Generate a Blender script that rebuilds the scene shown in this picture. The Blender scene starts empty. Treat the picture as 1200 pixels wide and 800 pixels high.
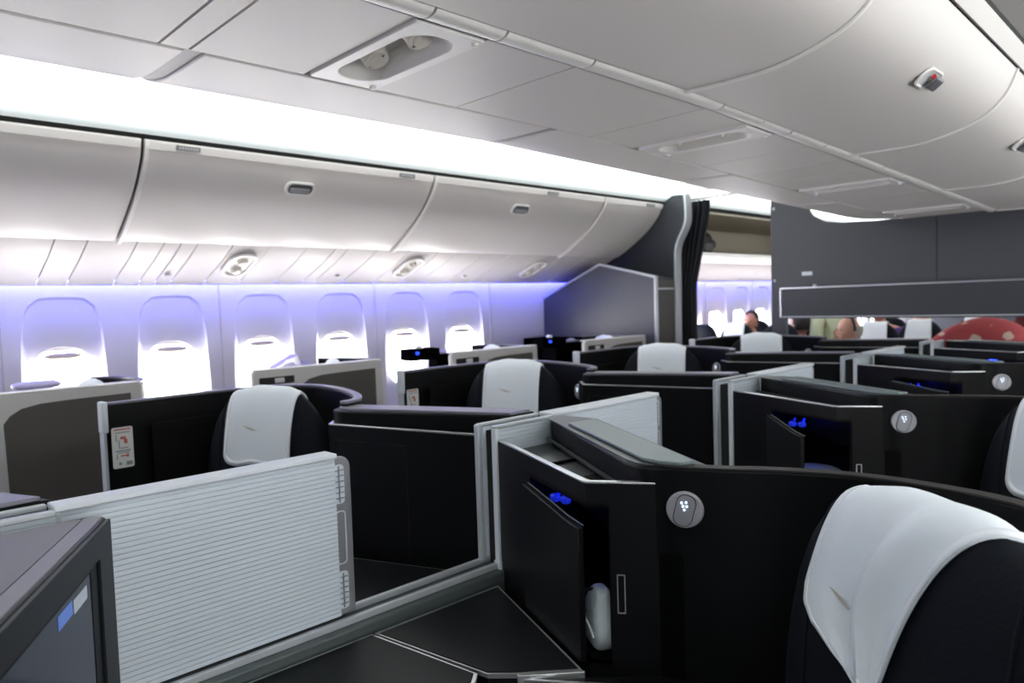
import bpy, bmesh, math, random
from mathutils import Vector, Matrix, Quaternion
random.seed(7)
H = 1.47            # eye height; everything below is laid out relative to it and lifted at the end
FL = -H             # floor level
YC = 1.30           # centre line of the cabin
PI = math.pi
col = bpy.context.scene.collection

# ------------------------------------------------------------------ materials
MATS = {}
def mat(name, c, rough=.5, metal=0, emit=None, es=0, coat=0, bump=None, spec=.5, sheen=0):
    m = bpy.data.materials.new(name); m.use_nodes = True
    nt = m.node_tree; b = nt.nodes['Principled BSDF']
    b.inputs['Base Color'].default_value = (*c, 1); b.inputs['Roughness'].default_value = rough
    b.inputs['Metallic'].default_value = metal; b.inputs['Specular IOR Level'].default_value = spec
    b.inputs['Coat Weight'].default_value = coat
    b.inputs['Sheen Weight'].default_value = sheen
    if emit:
        b.inputs['Emission Color'].default_value = (*emit, 1); b.inputs['Emission Strength'].default_value = es
    if bump:
        sc, st, dist = bump
        tc = nt.nodes.new('ShaderNodeTexCoord')
        n = nt.nodes.new('ShaderNodeTexNoise'); n.inputs['Scale'].default_value = sc; n.inputs['Detail'].default_value = 4
        bp = nt.nodes.new('ShaderNodeBump'); bp.inputs['Strength'].default_value = st; bp.inputs['Distance'].default_value = dist
        nt.links.new(tc.outputs['Object'], n.inputs['Vector']); nt.links.new(n.outputs['Fac'], bp.inputs['Height'])
        nt.links.new(bp.outputs['Normal'], b.inputs['Normal'])
        mr = nt.nodes.new('ShaderNodeMapRange'); mr.inputs[3].default_value = max(.02, rough-.06); mr.inputs[4].default_value = min(1, rough+.06)
        nt.links.new(n.outputs['Fac'], mr.inputs[0]); nt.links.new(mr.outputs[0], b.inputs['Roughness'])
    MATS[name] = m; return m
mat('shell', (.0035, .0038, .0045), .45, bump=(300, .12, .001), spec=.18)
mat('shell_in', (.003, .003, .0035), .55, spec=.15)
mat('softtop', (.045, .052, .056), .38, bump=(400, .1, .001))
mat('lid', (.15, .19, .195), .36, bump=(400, .1, .001))
mat('captrim', (.17, .165, .20), .35)
mat('silver', (.62, .63, .64), .28, .85)
mat('satin', (.50, .53, .56), .42, .25)
mat('darktrim', (.10, .12, .12), .4, .3)
mat('ribbed', (.60, .66, .72), .45)
mat('riblight', (.66, .70, .74), .4)
mat('greyplastic', (.66, .65, .64), .45)
mat('taupe', (.10, .092, .084), .6, bump=(500, .2, .001))
mat('cover', (.80, .85, .90), .9, bump=(700, .25, .002), spec=.1, sheen=.1)
mat('coverhem', (.84, .87, .92), .9, spec=.1)
mat('navy', (.0035, .0055, .010), .7, bump=(250, .3, .002), spec=.2)
mat('navyseam', (.006, .009, .015), .75, spec=.2)
mat('bin', (.70, .66, .635), .38, bump=(40, .03, .002), spec=.4)
mat('binrim', (.80, .78, .75), .4)
mat('ceil', (.70, .665, .635), .45, bump=(60, .03, .002), spec=.4)
mat('psu', (.64, .60, .58), .5)
mat('walls', (.80, .79, .82), .5)
mat('valance', (.82, .86, .86), .5)
mat('diffuser', (.8, .85, .85), .5, emit=(.90, 1.0, .98), es=.15)
mat('gap', (.02, .02, .02), .8)
mat('bulk', (.060, .063, .074), .45, bump=(200, .15, .001))
mat('bulk2', (.045, .047, .056), .5)
mat('bulkdark', (.022, .026, .032), .5)
mat('woodgrey', (.060, .057, .053), .5)
mat('curtain', (.008, .009, .014), .85, bump=(120, .3, .004))
mat('carpet', (.20, .21, .25), .95, bump=(600, .5, .004))
mat('cove', (1, 1, 1), .5, emit=(.93, 1.0, .99), es=3.8)
mat('covegap', (1, 1, 1), .5, emit=(.93, 1.0, .99), es=1.6)
mat('led', (.4, .4, 1), .5, emit=(.10, .11, 1.0), es=19)
mat('bluelamp', (.02, .05, .8), .3, emit=(.02, .06, 1.0), es=9)
mat('hookbluelight', (.02, .05, .8), .3, emit=(.01, .03, .8), es=.35)  # blue base and glow imitate mood light reflected off the hooks
mat('bluedot', (.02, .05, .8), .3, emit=(.02, .07, 1.0), es=1.5)
mat('lampwhite', (.8, .9, 1), .3, emit=(.7, .85, 1.0), es=1.3)
mat('lampface', (.42, .42, .45), .4, .3)
mat('lampplate', (.36, .37, .40), .35, .3)
mat('bezel', (.014, .015, .019), .45, spec=.25)
mat('housing', (.125, .12, .145), .5, bump=(500, .12, .001))
mat('housinglip', (.16, .155, .185), .45)
mat('screenblack', (.002, .002, .003), .4, spec=.1)
mat('uiblue', (.05, .12, .45), .3, emit=(.08, .18, .55), es=.35)
mat('uiwhite', (.4, .45, .5), .3, emit=(.40, .45, .55), es=.18)
mat('latch', (.16, .16, .17), .35, .5)
mat('latchwell', (.62, .62, .62), .4)
mat('redmark', (.6, .02, .02), .4)
mat('placard', (.20, .20, .20), .5)
mat('placardlight', (.45, .45, .44), .5)
mat('nozzle', (.62, .58, .52), .4)
mat('greygap', (.30, .29, .28), .5)
mat('recess', (.60, .58, .55), .5)
mat('card', (.72, .72, .70), .6)
mat('cardred', (.55, .12, .08), .6)
mat('cardgrey', (.25, .27, .28), .6)
mat('emblem', (.50, .47, .42), .6)
mat('pouch', (.46, .52, .54), .8, bump=(300, .4, .002))
mat('strap', (.01, .01, .012), .6)
mat('shade', (.72, .64, .50), .6)
mat('binopen', (.42, .38, .29), .6)
mat('brushed', (.33, .34, .37), .38, .5)
mat('capdark', (.030, .028, .027), .5, spec=.3)
mat('consoledark', (.0015, .0015, .002), 1.0, spec=.0)
mat('paper', (.85, .85, .9), .6)
mat('lilac', (.45, .42, .60), .4)
mat('skin', (.50, .24, .17), .55)
mat('skin2', (.55, .30, .22), .5)
mat('hairdark', (.015, .010, .012), .7)
mat('hairgrey', (.35, .33, .30), .8)
mat('hairblond', (.60, .52, .38), .8)
mat('clothdark', (.015, .015, .022), .9)
mat('clothpurple', (.10, .04, .22), .9)
mat('clothgreen', (.68, .74, .50), .9)
mat('trouser', (.03, .03, .04), .9)
mat('clothmaroon', (.10, .012, .012), .9)
def screen_mat():
    m = bpy.data.materials.new('screen'); m.use_nodes = True; nt = m.node_tree; b = nt.nodes['Principled BSDF']
    b.inputs['Base Color'].default_value = (.01, .012, .02, 1); b.inputs['Roughness'].default_value = .12
    b.inputs['Emission Color'].default_value = (.05, .06, .11, 1); b.inputs['Emission Strength'].default_value = .14; b.inputs['Specular IOR Level'].default_value = .2
    MATS['screen'] = m
screen_mat()
def glass_mat():
    m = bpy.data.materials.new('pane'); m.use_nodes = True; nt = m.node_tree
    for n in list(nt.nodes): nt.nodes.remove(n)
    o = nt.nodes.new('ShaderNodeOutputMaterial'); t = nt.nodes.new('ShaderNodeBsdfTransparent'); g = nt.nodes.new('ShaderNodeBsdfGlossy')
    g.inputs['Roughness'].default_value = .05; mx = nt.nodes.new('ShaderNodeMixShader'); mx.inputs[0].default_value = .06
    nt.links.new(t.outputs[0], mx.inputs[1]); nt.links.new(g.outputs[0], mx.inputs[2]); nt.links.new(mx.outputs[0], o.inputs[0])
    MATS['pane'] = m
glass_mat()
def floral_mat():
    m = bpy.data.materials.new('floral'); m.use_nodes = True; nt = m.node_tree; b = nt.nodes['Principled BSDF']
    tc = nt.nodes.new('ShaderNodeTexCoord'); v = nt.nodes.new('ShaderNodeTexVoronoi'); v.inputs['Scale'].default_value = 8
    n = nt.nodes.new('ShaderNodeTexNoise'); n.inputs['Scale'].default_value = 14
    add = nt.nodes.new('ShaderNodeMath'); add.operation = 'MULTIPLY_ADD'; add.inputs[1].default_value = .55; 
    r = nt.nodes.new('ShaderNodeValToRGB'); r.color_ramp.elements[0].position = .545; r.color_ramp.elements[0].color = (.55, .42, .34, 1)
    r.color_ramp.elements[1].position = .60; r.color_ramp.elements[1].color = (.36, .055, .06, 1)
    nt.links.new(tc.outputs['Object'], v.inputs['Vector']); nt.links.new(tc.outputs['Object'], n.inputs['Vector'])
    nt.links.new(n.outputs['Fac'], add.inputs[0]); nt.links.new(v.outputs['Distance'], add.inputs[2])
    nt.links.new(add.outputs[0], r.inputs[0]); nt.links.new(r.outputs[0], b.inputs['Base Color']); b.inputs['Roughness'].default_value = .9
    MATS['floral'] = m
floral_mat()

# ------------------------------------------------------------------ mesh builder
class MB:
    def __init__(s): s.v = []; s.f = []
    def add(s, vs, fs):
        n = len(s.v); s.v += [tuple(v) for v in vs]; s.f += [tuple(i+n for i in f) for f in fs]; return s
    def prism(s, poly, z0, z1):            # poly in x,y
        n = len(poly); vs = [(x, y, z0) for x, y in poly] + [(x, y, z1) for x, y in poly]
        return s.add(vs, [tuple(range(n))[::-1], tuple(range(n, 2*n))] + [(i, (i+1) % n, n+(i+1) % n, n+i) for i in range(n)])
    def box(s, x0, x1, y0, y1, z0, z1): return s.prism([(x0, y0), (x1, y0), (x1, y1), (x0, y1)], z0, z1)
    def obox(s, c, ax, ay, az, hx, hy, hz):
        c = Vector(c); vs = [c + ax*(hx*i) + ay*(hy*j) + az*(hz*k) for k in (-1, 1) for i, j in ((-1, -1), (1, -1), (1, 1), (-1, 1))]
        return s.add(vs, [(3, 2, 1, 0), (4, 5, 6, 7), (0, 1, 5, 4), (1, 2, 6, 5), (2, 3, 7, 6), (3, 0, 4, 7)])
    def xprism(s, poly, x0, x1):           # poly in y,z extruded along x
        n = len(poly); vs = [(x0, y, z) for y, z in poly] + [(x1, y, z) for y, z in poly]
        return s.add(vs, [tuple(range(n)), tuple(range(n, 2*n))[::-1]] + [(i, n+i, n+(i+1) % n, (i+1) % n) for i in range(n)])
    def wall(s, path, t, z0, z1, side=0, closed=False):   # ribbon wall along an x,y path
        L, R = offs(path, t, side); return s.prism(L + R[::-1], z0, z1)
    def xstrip(s, path, t, x0, x1, side=0):
        L, R = offs(path, t, side); return s.xprism(L + R[::-1], x0, x1)
    def plate(s, o, u, v, poly, t):        # flat plate: poly in (u,v) about origin o, thickness t along u x v
        o = Vector(o); u = Vector(u).normalized(); v = Vector(v).normalized(); w = u.cross(v)
        n = len(poly); vs = [o + u*a + v*b for a, b in poly] + [o + u*a + v*b + w*t for a, b in poly]
        return s.add(vs, [tuple(range(n))[::-1], tuple(range(n, 2*n))] + [(i, (i+1) % n, n+(i+1) % n, n+i) for i in range(n)])
    def ringplate(s, o, u, v, outer, inner, t):
        o = Vector(o); u = Vector(u).normalized(); v = Vector(v).normalized(); w = u.cross(v); n = len(outer)
        vs = [o+u*a+v*b for a, b in outer] + [o+u*a+v*b for a, b in inner] + [o+u*a+v*b+w*t for a, b in outer] + [o+u*a+v*b+w*t for a, b in inner]
        f = []
        for i in range(n):
            j = (i+1) % n
            f += [(i, n+i, n+j, j), (2*n+i, 2*n+j, 3*n+j, 3*n+i), (i, j, 2*n+j, 2*n+i), (n+i, 3*n+i, 3*n+j, n+j)]
        return s.add(vs, f)
    def cyl(s, a, b, r0, r1=None, n=24):
        a = Vector(a); b = Vector(b); r1 = r0 if r1 is None else r1; d = (b-a).normalized()
        u = d.orthogonal().normalized(); w = d.cross(u)
        vs = [a + (u*math.cos(2*PI*i/n) + w*math.sin(2*PI*i/n))*r0 for i in range(n)] + [b + (u*math.cos(2*PI*i/n) + w*math.sin(2*PI*i/n))*r1 for i in range(n)]
        return s.add(vs, [tuple(range(n))[::-1], tuple(range(n, 2*n))] + [(i, (i+1) % n, n+(i+1) % n, n+i) for i in range(n)])
    def tube(s, pts, r, n=8, up=(0, 0, 1)):
        pts = [Vector(p) for p in pts]; rings = []
        for i, p in enumerate(pts):
            d = (pts[min(i+1, len(pts)-1)] - pts[max(i-1, 0)]).normalized()
            u = d.cross(Vector(up)); u = d.orthogonal() if u.length < 1e-4 else u; u.normalize(); w = u.cross(d)
            rr = r[i] if isinstance(r, (list, tuple)) else r
            rings.append([p + (u*math.cos(2*PI*k/n) + w*math.sin(2*PI*k/n))*rr for k in range(n)])
        vs = [v for rg in rings for v in rg]; f = [tuple(range(n))[::-1], tuple(range((len(pts)-1)*n, len(pts)*n))]
        for i in range(len(pts)-1):
            for k in range(n): f.append((i*n+k, i*n+(k+1) % n, (i+1)*n+(k+1) % n, (i+1)*n+k))
        return s.add(vs, f)
    def superell(s, c, rx, ry, rz, e1=2.4, e2=2.4, nu=28, nv=18, fn=None):
        sg = lambda v, e: math.copysign(abs(v)**(2/e), v)
        vs = []
        for j in range(nv+1):
            p = -PI/2 + PI*j/nv
            for i in range(nu):
                a = 2*PI*i/nu
                v = Vector((rx*sg(math.cos(p), e1)*sg(math.cos(a), e2), ry*sg(math.cos(p), e1)*sg(math.sin(a), e2), rz*sg(math.sin(p), e1)))
                if fn: v = Vector(fn(v))
                vs.append(v + Vector(c))
        f = [(j*nu+i, j*nu+(i+1) % nu, (j+1)*nu+(i+1) % nu, (j+1)*nu+i) for j in range(nv) for i in range(nu)]
        return s.add(vs, f)
    def grid(s, P, nu, nv, closed=False):      # P(i,j)
        n = len(s.v); s.v += [tuple(P(i, j)) for j in range(nv+1) for i in range(nu+1)]
        s.f += [(n+j*(nu+1)+i, n+j*(nu+1)+i+1, n+(j+1)*(nu+1)+i+1, n+(j+1)*(nu+1)+i) for j in range(nv) for i in range(nu)]; return s
    def warp(s, fn): s.v = [tuple(fn(*v)) for v in s.v]; return s
def offs(path, t, side=0):
    n = len(path); L = []; R = []
    for i, p in enumerate(path):
        a = Vector(path[max(i-1, 0)]); b = Vector(path[min(i+1, n-1)]); p = Vector(p)
        if 0 < i < n-1:
            d1 = (p-a).normalized(); d2 = (b-p).normalized(); n1 = Vector((-d1.y, d1.x)); n2 = Vector((-d2.y, d2.x))
            m = (n1+n2).normalized(); m = m / max(.4, m.dot(n1))
        else:
            d = (b-a).normalized(); m = Vector((-d.y, d.x))
        l0, r0 = {0: (t/2, -t/2), 1: (t, 0), -1: (0, -t)}[side]
        L.append(tuple(p+m*l0)); R.append(tuple(p+m*r0))
    return L, R
def smooth(pts, k=3):                       # Catmull-Rom
    pts = [Vector(p) for p in pts]; out = []
    for i in range(len(pts)-1):
        p0 = pts[max(i-1, 0)]; p1 = pts[i]; p2 = pts[i+1]; p3 = pts[min(i+2, len(pts)-1)]
        for j in range(k):
            t = j/k; out.append(tuple(.5*((2*p1) + (p2-p0)*t + (2*p0-5*p1+4*p2-p3)*t*t + (3*p1-p0-3*p2+p3)*t**3)))
    out.append(tuple(pts[-1])); return out
def rrect(x0, x1, y0, y1, r, n=5):
    r = min(r, (x1-x0)/2-1e-5, (y1-y0)/2-1e-5); o = []
    for cx, cy, a0 in ((x1-r, y1-r, 0), (x0+r, y1-r, 90), (x0+r, y0+r, 180), (x1-r, y0+r, 270)):
        for i in range(n+1):
            a = math.radians(a0 + 90*i/n); o.append((cx+r*math.cos(a), cy+r*math.sin(a)))
    return o

# ------------------------------------------------------------------ scene graph
ORIG = {}
def thing(name, label, cat, loc=(0, 0, 0), rz=0, group=None, local=False):
    o = bpy.data.objects.new(name, None); col.objects.link(o); o.empty_display_size = .1
    o.location = loc; o.rotation_euler = (0, 0, rz); o['label'] = label; o['category'] = cat
    if group: o['group'] = group
    ORIG[o.name] = Vector((0, 0, 0)) if (local or rz) else Vector(loc)
    return o
def obj(name, mb, m, parent=None, bev=0, sm=False, kind=None, seg=2, label=None, ang=35):
    off = Vector((0, 0, 0)); r = parent
    while r is not None and r.parent: r = r.parent
    if r is not None: off = ORIG[r.name]
    me = bpy.data.meshes.new(name); me.from_pydata([tuple(Vector(v)-off) for v in mb.v], [], mb.f)
    bm = bmesh.new(); bm.from_mesh(me); bmesh.ops.remove_doubles(bm, verts=bm.verts, dist=1e-6); bmesh.ops.recalc_face_normals(bm, faces=bm.faces); bm.to_mesh(me); bm.free()
    me.materials.append(MATS[m]); o = bpy.data.objects.new(name, me); col.objects.link(o)
    if parent: o.parent = parent
    if kind: o['kind'] = kind
    if label: o['label'] = label
    if bev:
        b = o.modifiers.new('bevel', 'BEVEL'); b.width = bev; b.segments = seg; b.limit_method = 'ANGLE'; b.angle_limit = math.radians(ang)
    if sm or bev: 
        for p in me.polygons: p.use_smooth = True
        try: me.set_sharp_from_angle(angle=math.radians(40 if not bev else 50))
        except Exception: pass
    return o
def top(name, mb, m, label, cat, group=None, **k):
    off = Vector((sum(v[0] for v in mb.v)/len(mb.v), sum(v[1] for v in mb.v)/len(mb.v), min(v[2] for v in mb.v)))
    mb.v = [tuple(Vector(v)-off) for v in mb.v]
    o = obj(name, mb, m, **k); o.location = off; ORIG[o.name] = off
    o['label'] = label; o['category'] = cat
    if group: o['group'] = group
    return o
def struct(name, mb, m, **k):
    o = obj(name, mb, m, **k); o['kind'] = 'structure'; ORIG[o.name] = Vector((0, 0, 0)); return o
def copy_tree(o, parent=None):
    c = o.copy(); col.objects.link(c)
    if parent: c.parent = parent
    for ch in list(o.children): copy_tree(ch, c)
    return c
def dup(o, dx, label, dy=0, dz=0):
    c = copy_tree(o); c.location = Vector(o.location) + Vector((dx, dy, dz)); c['label'] = label
    ORIG[c.name] = Vector(c.location); return c

# ================================================================== THE CABIN SHELL
ceil_dz = lambda x: -.095*min(1, max(0, (x-1.75)/3.1))
cz = lambda x, y, z: (x, y, z+ceil_dz(x)*(1-.22*min(1, max(0, (y-1.56)/.28))))
X0, X1 = -3.0, 13.0
struct('floor', MB().box(X0, X1, -1.75, 4.35, FL-.05, FL), 'carpet')

# left side wall with window bays
WX = [.92+.531*k for k in range(-5, 23)]
RT, RB = .105, -.80
def bay(cx, w, ysgn=1, ywall=4.2):
    """wall panel of one window bay: the flat face with a rounded reveal that slopes in to the window"""
    outer_r = []; n = 48
    def superr(a, hw, hh, e):
        c, s = math.cos(a), math.sin(a); r = (abs(c/hw)**e + abs(s/hh)**e)**(-1/e); return (r*c, r*s)
    def rect(a, x0, x1, z0, z1):
        c, s = math.cos(a), math.sin(a); t = 1e9
        if c > 1e-9: t = min(t, x1/c)
        if c < -1e-9: t = min(t, x0/c)
        if s > 1e-9: t = min(t, z1/s)
        if s < -1e-9: t = min(t, z0/s)
        return (t*c, t*s)
    zc = -.32; angs = sorted([2*PI*i/n for i in range(n)] + [math.atan2(z-zc, x) % (2*PI) for x in (-w/2, w/2) for z in (.19, -1.2)])
    A = [rect(a, -w/2, w/2, -1.2-zc, .19-zc) for a in angs]
    B = []
    for a in angs:
        x, z = superr(a, .19, .43, 5.0 if math.sin(a) > 0 else 6)
        z = z if z < 0 else z*.99; x *= 1 + .10*(-(z) / .43)*.8; B.append((x, z))
    B2 = [(x*.96, z*.975) for x, z in B]
    C = [superr(a, .158, .205, 2.25) for a in angs]; C = [(x, z-.03) for x, z in C]
    D = [(x*.97, (z+.03)*.97-.03) for x, z in C]
    m = MB(); N = len(angs); rings = [(A, 0), (B, 0), (B2, .012), ([((b[0]*.45+c[0]*.55), (b[1]*.45+c[1]*.55)) for b, c in zip(B2, C)], .022), (C, .042), (D, .066)]
    vs = [(cx+x, ywall+ysgn*d, zc+z) for R, d in rings for x, z in R]
    f = [(r*N+i, r*N+(i+1) % N, (r+1)*N+(i+1) % N, (r+1)*N+i) for r in range(len(rings)-1) for i in range(N)]
    m.add(vs, f); return m, [(cx+x, zc+z) for x, z in D]
walls = MB(); lo = WX[0]-.531/2
BLANK = lambda cx: 3.9 < cx < 5.0
for i, cx in enumerate(WX):
    if BLANK(cx): walls.box(cx-.2655, cx+.2655, 4.2, 4.22, -1.2, .19); continue
    m, D = bay(cx, .531); walls.add(m.v, m.f)
walls.box(X0-.1, lo, 4.2, 4.22, -1.2, .19)
walls.box(X0, X1, 4.2, 4.24, FL, -1.2)
struct('wall_left', walls, 'walls', sm=True)
seams = MB()
for cx in WX[::2]: seams.box(cx+.2655-.0035, cx+.2655+.0035, 4.195, 4.202, -1.2, .19)
struct('trim_1', seams, 'psu')
for i, cx in enumerate([c_ for c_ in WX if not BLANK(c_)]):
    g = MB(); _, D = bay(cx, .531)
    g.add([(x, 4.260, z) for x, z in D] + [(x, 4.266, z) for x, z in D], [tuple(range(len(D))), tuple(range(len(D), 2*len(D)))])
    o = struct('window_%d' % (i+1), g, 'pane')
    s = MB().superell((cx, 4.235, -.193), .085, .012, .017, nu=20, nv=10)
    h = obj('shade_handle', s, 'shade', o, sm=True)
    s = MB().box(cx-.143, cx+.143, 4.249, 4.257, -.168, -.140); obj('window_shade', s, 'walls', o)
# LED strip between wall and service panels, service-panel slope (one per seam), right side repeats as plain wall
struct('trim_2', MB().xstrip([(4.10, .182), (4.185, .186)], .006, X0, X1), 'led')
psug = [-.35, .32, .8, .93, 1.14, 1.26, 1.34, 1.42, 1.60, 1.80, 2.02, 2.20, 2.28, 2.48, 2.72, 2.95, 3.1, 3.35, 3.6, 3.85, 4.15, 4.42, 4.75]
prof_psu = [(3.66, .385), (3.70, .345), (3.85, .275), (4.0, .218), (4.10, .178), (4.12, .160), (4.13, .172)]
p = MB()
xs = [X0] + psug + [5.2+.45*k for k in range(17)] + [X1]
for a, b in zip(xs[:-1], xs[1:]): p.xstrip(prof_psu, .012, a+.003, b-.003, side=1)
struct('trim_3', p, 'psu', sm=True)
struct('trim_4', MB().xstrip([(3.66, .40), (3.72, .362), (4.0, .24), (4.12, .20)], .01, X0, X1, side=1), 'gap')

# service units along the window side (reading light pods)
def side_psu(x, label):
    t = thing('reading_light_unit', label, 'reading light', (x, 3.86, .25), group=None)
    ax = Vector((1, 0, 0)); ay = Vector((0, .92, -.40)).normalized(); az = ax.cross(ay)
    c = Vector((x, 3.87, .262))
    out = rrect(-.075, .075, -.13, .13, .07); inn = rrect(-.058, .058, -.112, .112, .055)
    obj('bezel', MB().ringplate(c + az*.0, ax, ay, out, inn, .016 if az.z < 0 else -.016), 'binrim', t, bev=.004)
    obj('pod', MB().plate(c, ax, ay, inn, .004 if az.z < 0 else -.004), 'recess', t)
    for s in (-.05, .05):
        q = c + ay*s; n = az if az.z < 0 else -az
        l = obj('reading_lamp', MB().cyl(q, q+n*.028, .030, .024, 20), 'nozzle', t, bev=.004)
        obj('lens', MB().cyl(q+n*.026, q+n*.030, .014, .014, 16), 'recess', l)
    return t
r0 = side_psu(1.70, 'cream reading light pod under the first whole locker, nearest the camera')
dup(r0, 1.13, 'cream reading light pod under the middle locker, between two windows')
dup(r0, 2.30, 'cream reading light pod by the grey closet, farthest of the row')
def clip(x, lab):
    t = top('panel_catch', MB().superell((x, 4.0, .205), .014, .022, .010, nu=14, nv=8), 'binrim', lab, 'catch', sm=True)
clip(1.37, 'small cream catch on the panel left of the nearest reading light pod')
clip(2.38, 'small cream catch on the panel left of the middle reading light pod')
clip(3.42, 'small cream catch on the panel left of the farthest reading light pod')

# ------------------------------------------------------------------ window-side overhead lockers
bp = smooth([(3.222, .728), (3.232, .700), (3.262, .640), (3.37, .530), (3.546, .412), (3.660, .352), (3.692, .350)], 4)
def window_bin(x0, x1, label, latch=None, plates=(), group='overhead lockers along the window side'):
    t = thing('overhead_locker', label, 'overhead locker', ((x0+x1)/2, 3.45, .35), group=group)
    obj('locker_body', MB().xprism([(3.262, .722), (3.30, .63), (3.42, .525), (3.58, .425), (3.72, .37), (4.1, .37), (4.15, .722)], x0+.002, x1-.002), 'gap', t)
    d = obj('locker_door', MB().xstrip(bp, .026, x0+.010, x1-.006, side=1), 'bin', t, bev=.006, seg=2, sm=True, ang=50)
    obj('top_lip', MB().xstrip([(3.216, .724), (3.226, .690)], .006, x0+.014, x1-.010, side=-1), 'bin', d, bev=.002)
    obj('edge_rim', MB().xstrip([(a-.003, b-.003) for a, b in bp], .010, x0+.006, x0+.022, side=-1), 'binrim', d, sm=True)
    if latch:
        c = Vector((latch, 3.292, .600)); ax = Vector((1, 0, 0)); ay = Vector((0, -.66, .75)).normalized()
        nrm = Vector((0, -.75, -.66))
        out = rrect(-.078, .078, -.037, .037, .030); inn = rrect(-.064, .064, -.027, .027, .022)
        h = obj('latch', MB().plate(c+nrm*.006, ax, ay, inn, .004), 'latch', t)
        obj('latch_bezel', MB().ringplate(c+nrm*.002, ax, ay, out, inn, -.012 if ax.cross(ay).dot(nrm) < 0 else .012), 'binrim', h, bev=.002)
        obj('latch_paddle', MB().obox(c+nrm*.012-ay*.008, ax, ay, nrm, .052, .012, .004), 'lampface', h, bev=.002)
    for px in plates:
        c = Vector((px, 3.2125, .708)); ay = Vector((0, -.25, .97)).normalized(); nrm = Vector((0, -.97, -.25))
        pl = obj('row_placard', MB().obox(c+nrm*.004, Vector((1, 0, 0)), ay, nrm, .050, .011, .002), 'placard', t, label='small grey row number placard')
        mk = MB()
        for k in range(-3, 4):
            mk.obox(c+nrm*.0065+Vector((k*.012, 0, 0)), Vector((1, 0, 0)), ay, nrm, .0035, .005, .0005)
        obj('marking', mk, 'placardlight', pl)
    return t
bx = [-.485, 1.037, 2.559, 4.081, 4.798]
window_bin(-3.0, -2.007, 'cream overhead locker at the cabin front, out of view')
window_bin(-2.007, -.485, 'cream overhead locker beyond the left edge of the frame')
window_bin(bx[0], bx[1], 'large cream overhead locker at far left, cut by the photo edge, no latch visible', latch=.1)
window_bin(bx[1], bx[2], 'cream overhead locker with a latch and two grey placards, second from left', latch=1.77, plates=(1.215, 2.365))
window_bin(bx[2], bx[3], 'cream overhead locker with latch and one placard, third from left', latch=3.30, plates=(3.53,))
window_bin(bx[3], bx[4], 'short cream overhead locker beside the dark curved divider', plates=(4.62,))
# dark gap and luminous valance above the lockers, cove light, aisle ceiling
struct('trim_5', MB().xprism([(3.25, .722), (4.2, .722), (4.2, .745), (3.25, .745)], X0, X1).xprism([(3.252, .744), (3.268, .744), (3.268, .842), (3.252, .842)], X0, X1), 'gap')
struct('trim_6', MB().xstrip(smooth([(3.222, .750), (3.208, .768), (3.204, .795), (3.212, .825), (3.236, .848)], 3), .008, X0, X1, side=-1), 'diffuser', sm=True)
struct('trim_7', MB().xstrip(smooth([(3.236, .846), (3.19, .885), (3.05, .93), (2.9, .95)], 4), .008, X0, X1, side=-1), 'cove', sm=True)
struct('ceiling', MB().xstrip(smooth([(2.9, .952), (2.6, .962), (2.3, .95), (1.9, .93)], 4), .01, X0, X1, side=-1), 'ceil', sm=True)
mb = MB().xstrip(smooth([(1.9, .93), (1.3, .955), (.5, .962), (-.1, .952), (-.4, .95), (-.9, .945)], 4), .01, X0, X1)
struct('ceiling', mb, 'ceil')
# right hand side (behind and beside the camera)
mir = lambda y: 2*YC-y
R = MB()
for cx in WX:
    m, D = bay(cx, .531); R.add([(x, 2*YC-y, z) for x, y, z in m.v], m.f)
R.box(X0-.1, lo, -1.62, -1.6, -1.2, .19); R.box(X0, X1, -1.64, -1.6, FL, -1.2)
struct('wall_right', R, 'walls', sm=True)
struct('trim_31', MB().xstrip([(2*YC-a, b) for a, b in prof_psu], .012, X0, X1), 'psu')
struct('trim_8', MB().xstrip(smooth([(mir(a), b) for a, b in [(3.222, .748), (3.20, .775), (3.215, .815), (3.26, .845)]], 4), .008, X0, X1), 'valance')
struct('trim_9', MB().xstrip(smooth([(mir(a), b) for a, b in [(3.262, .848), (3.20, .885), (3.05, .93), (2.9, .95)]], 4), .008, X0, X1), 'cove')
struct('trim_10', MB().xstrip([(mir(a), b) for a, b in bp], .02, X0, X1), 'bin')
struct('ceiling', MB().box(X0, X1, -1.7, 4.3, 1.0, 1.05), 'gap')
struct('wall_front', MB().box(X0-.05, X0, -1.7, 4.3, FL, 1.0), 'bulk')
struct('wall_back', MB().box(X1, X1+.05, -1.7, 4.3, FL, 1.0), 'bulk')

# ------------------------------------------------------------------ centre overhead lockers
cb_r = smooth([(1.035, .533), (.90, .531), (.80, .535), (.70, .556), (.62, .590), (.565, .645), (.535, .715)], 4)
cb_l = smooth([(1.543, .539), (1.70, .541), (1.80, .548), (1.90, .572), (1.99, .62), (2.05, .70), (2.07, .76)], 4)
cbx = [-2.73, -1.63, -.53, .57, 1.67, 2.77, 3.87, 4.86]
lab_r = ['beyond the frame', 'behind the camera', 'above the camera at the top edge of the frame',
         'cream curved centre locker door at top middle, plain, without a visible latch',
         'cream curved centre locker door with the large dark latch at top right',
         'cream curved centre locker door with its latch cut by the right photo edge',
         'cream curved centre locker door touching the grey bulkhead, right side']
lab_l = ['a', 'b', 'cream underside lip of the centre locker at the far top left corner',
         'cream lower lip of the centre locker beside the nearest air nozzle panel',
         'cream lower lip of the centre locker midway along the left row below the cove',
         'cream lower lip of the centre locker before the last one on the left aisle',
         'cream lower lip of the centre locker meeting the bulkhead at the left aisle']
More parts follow.
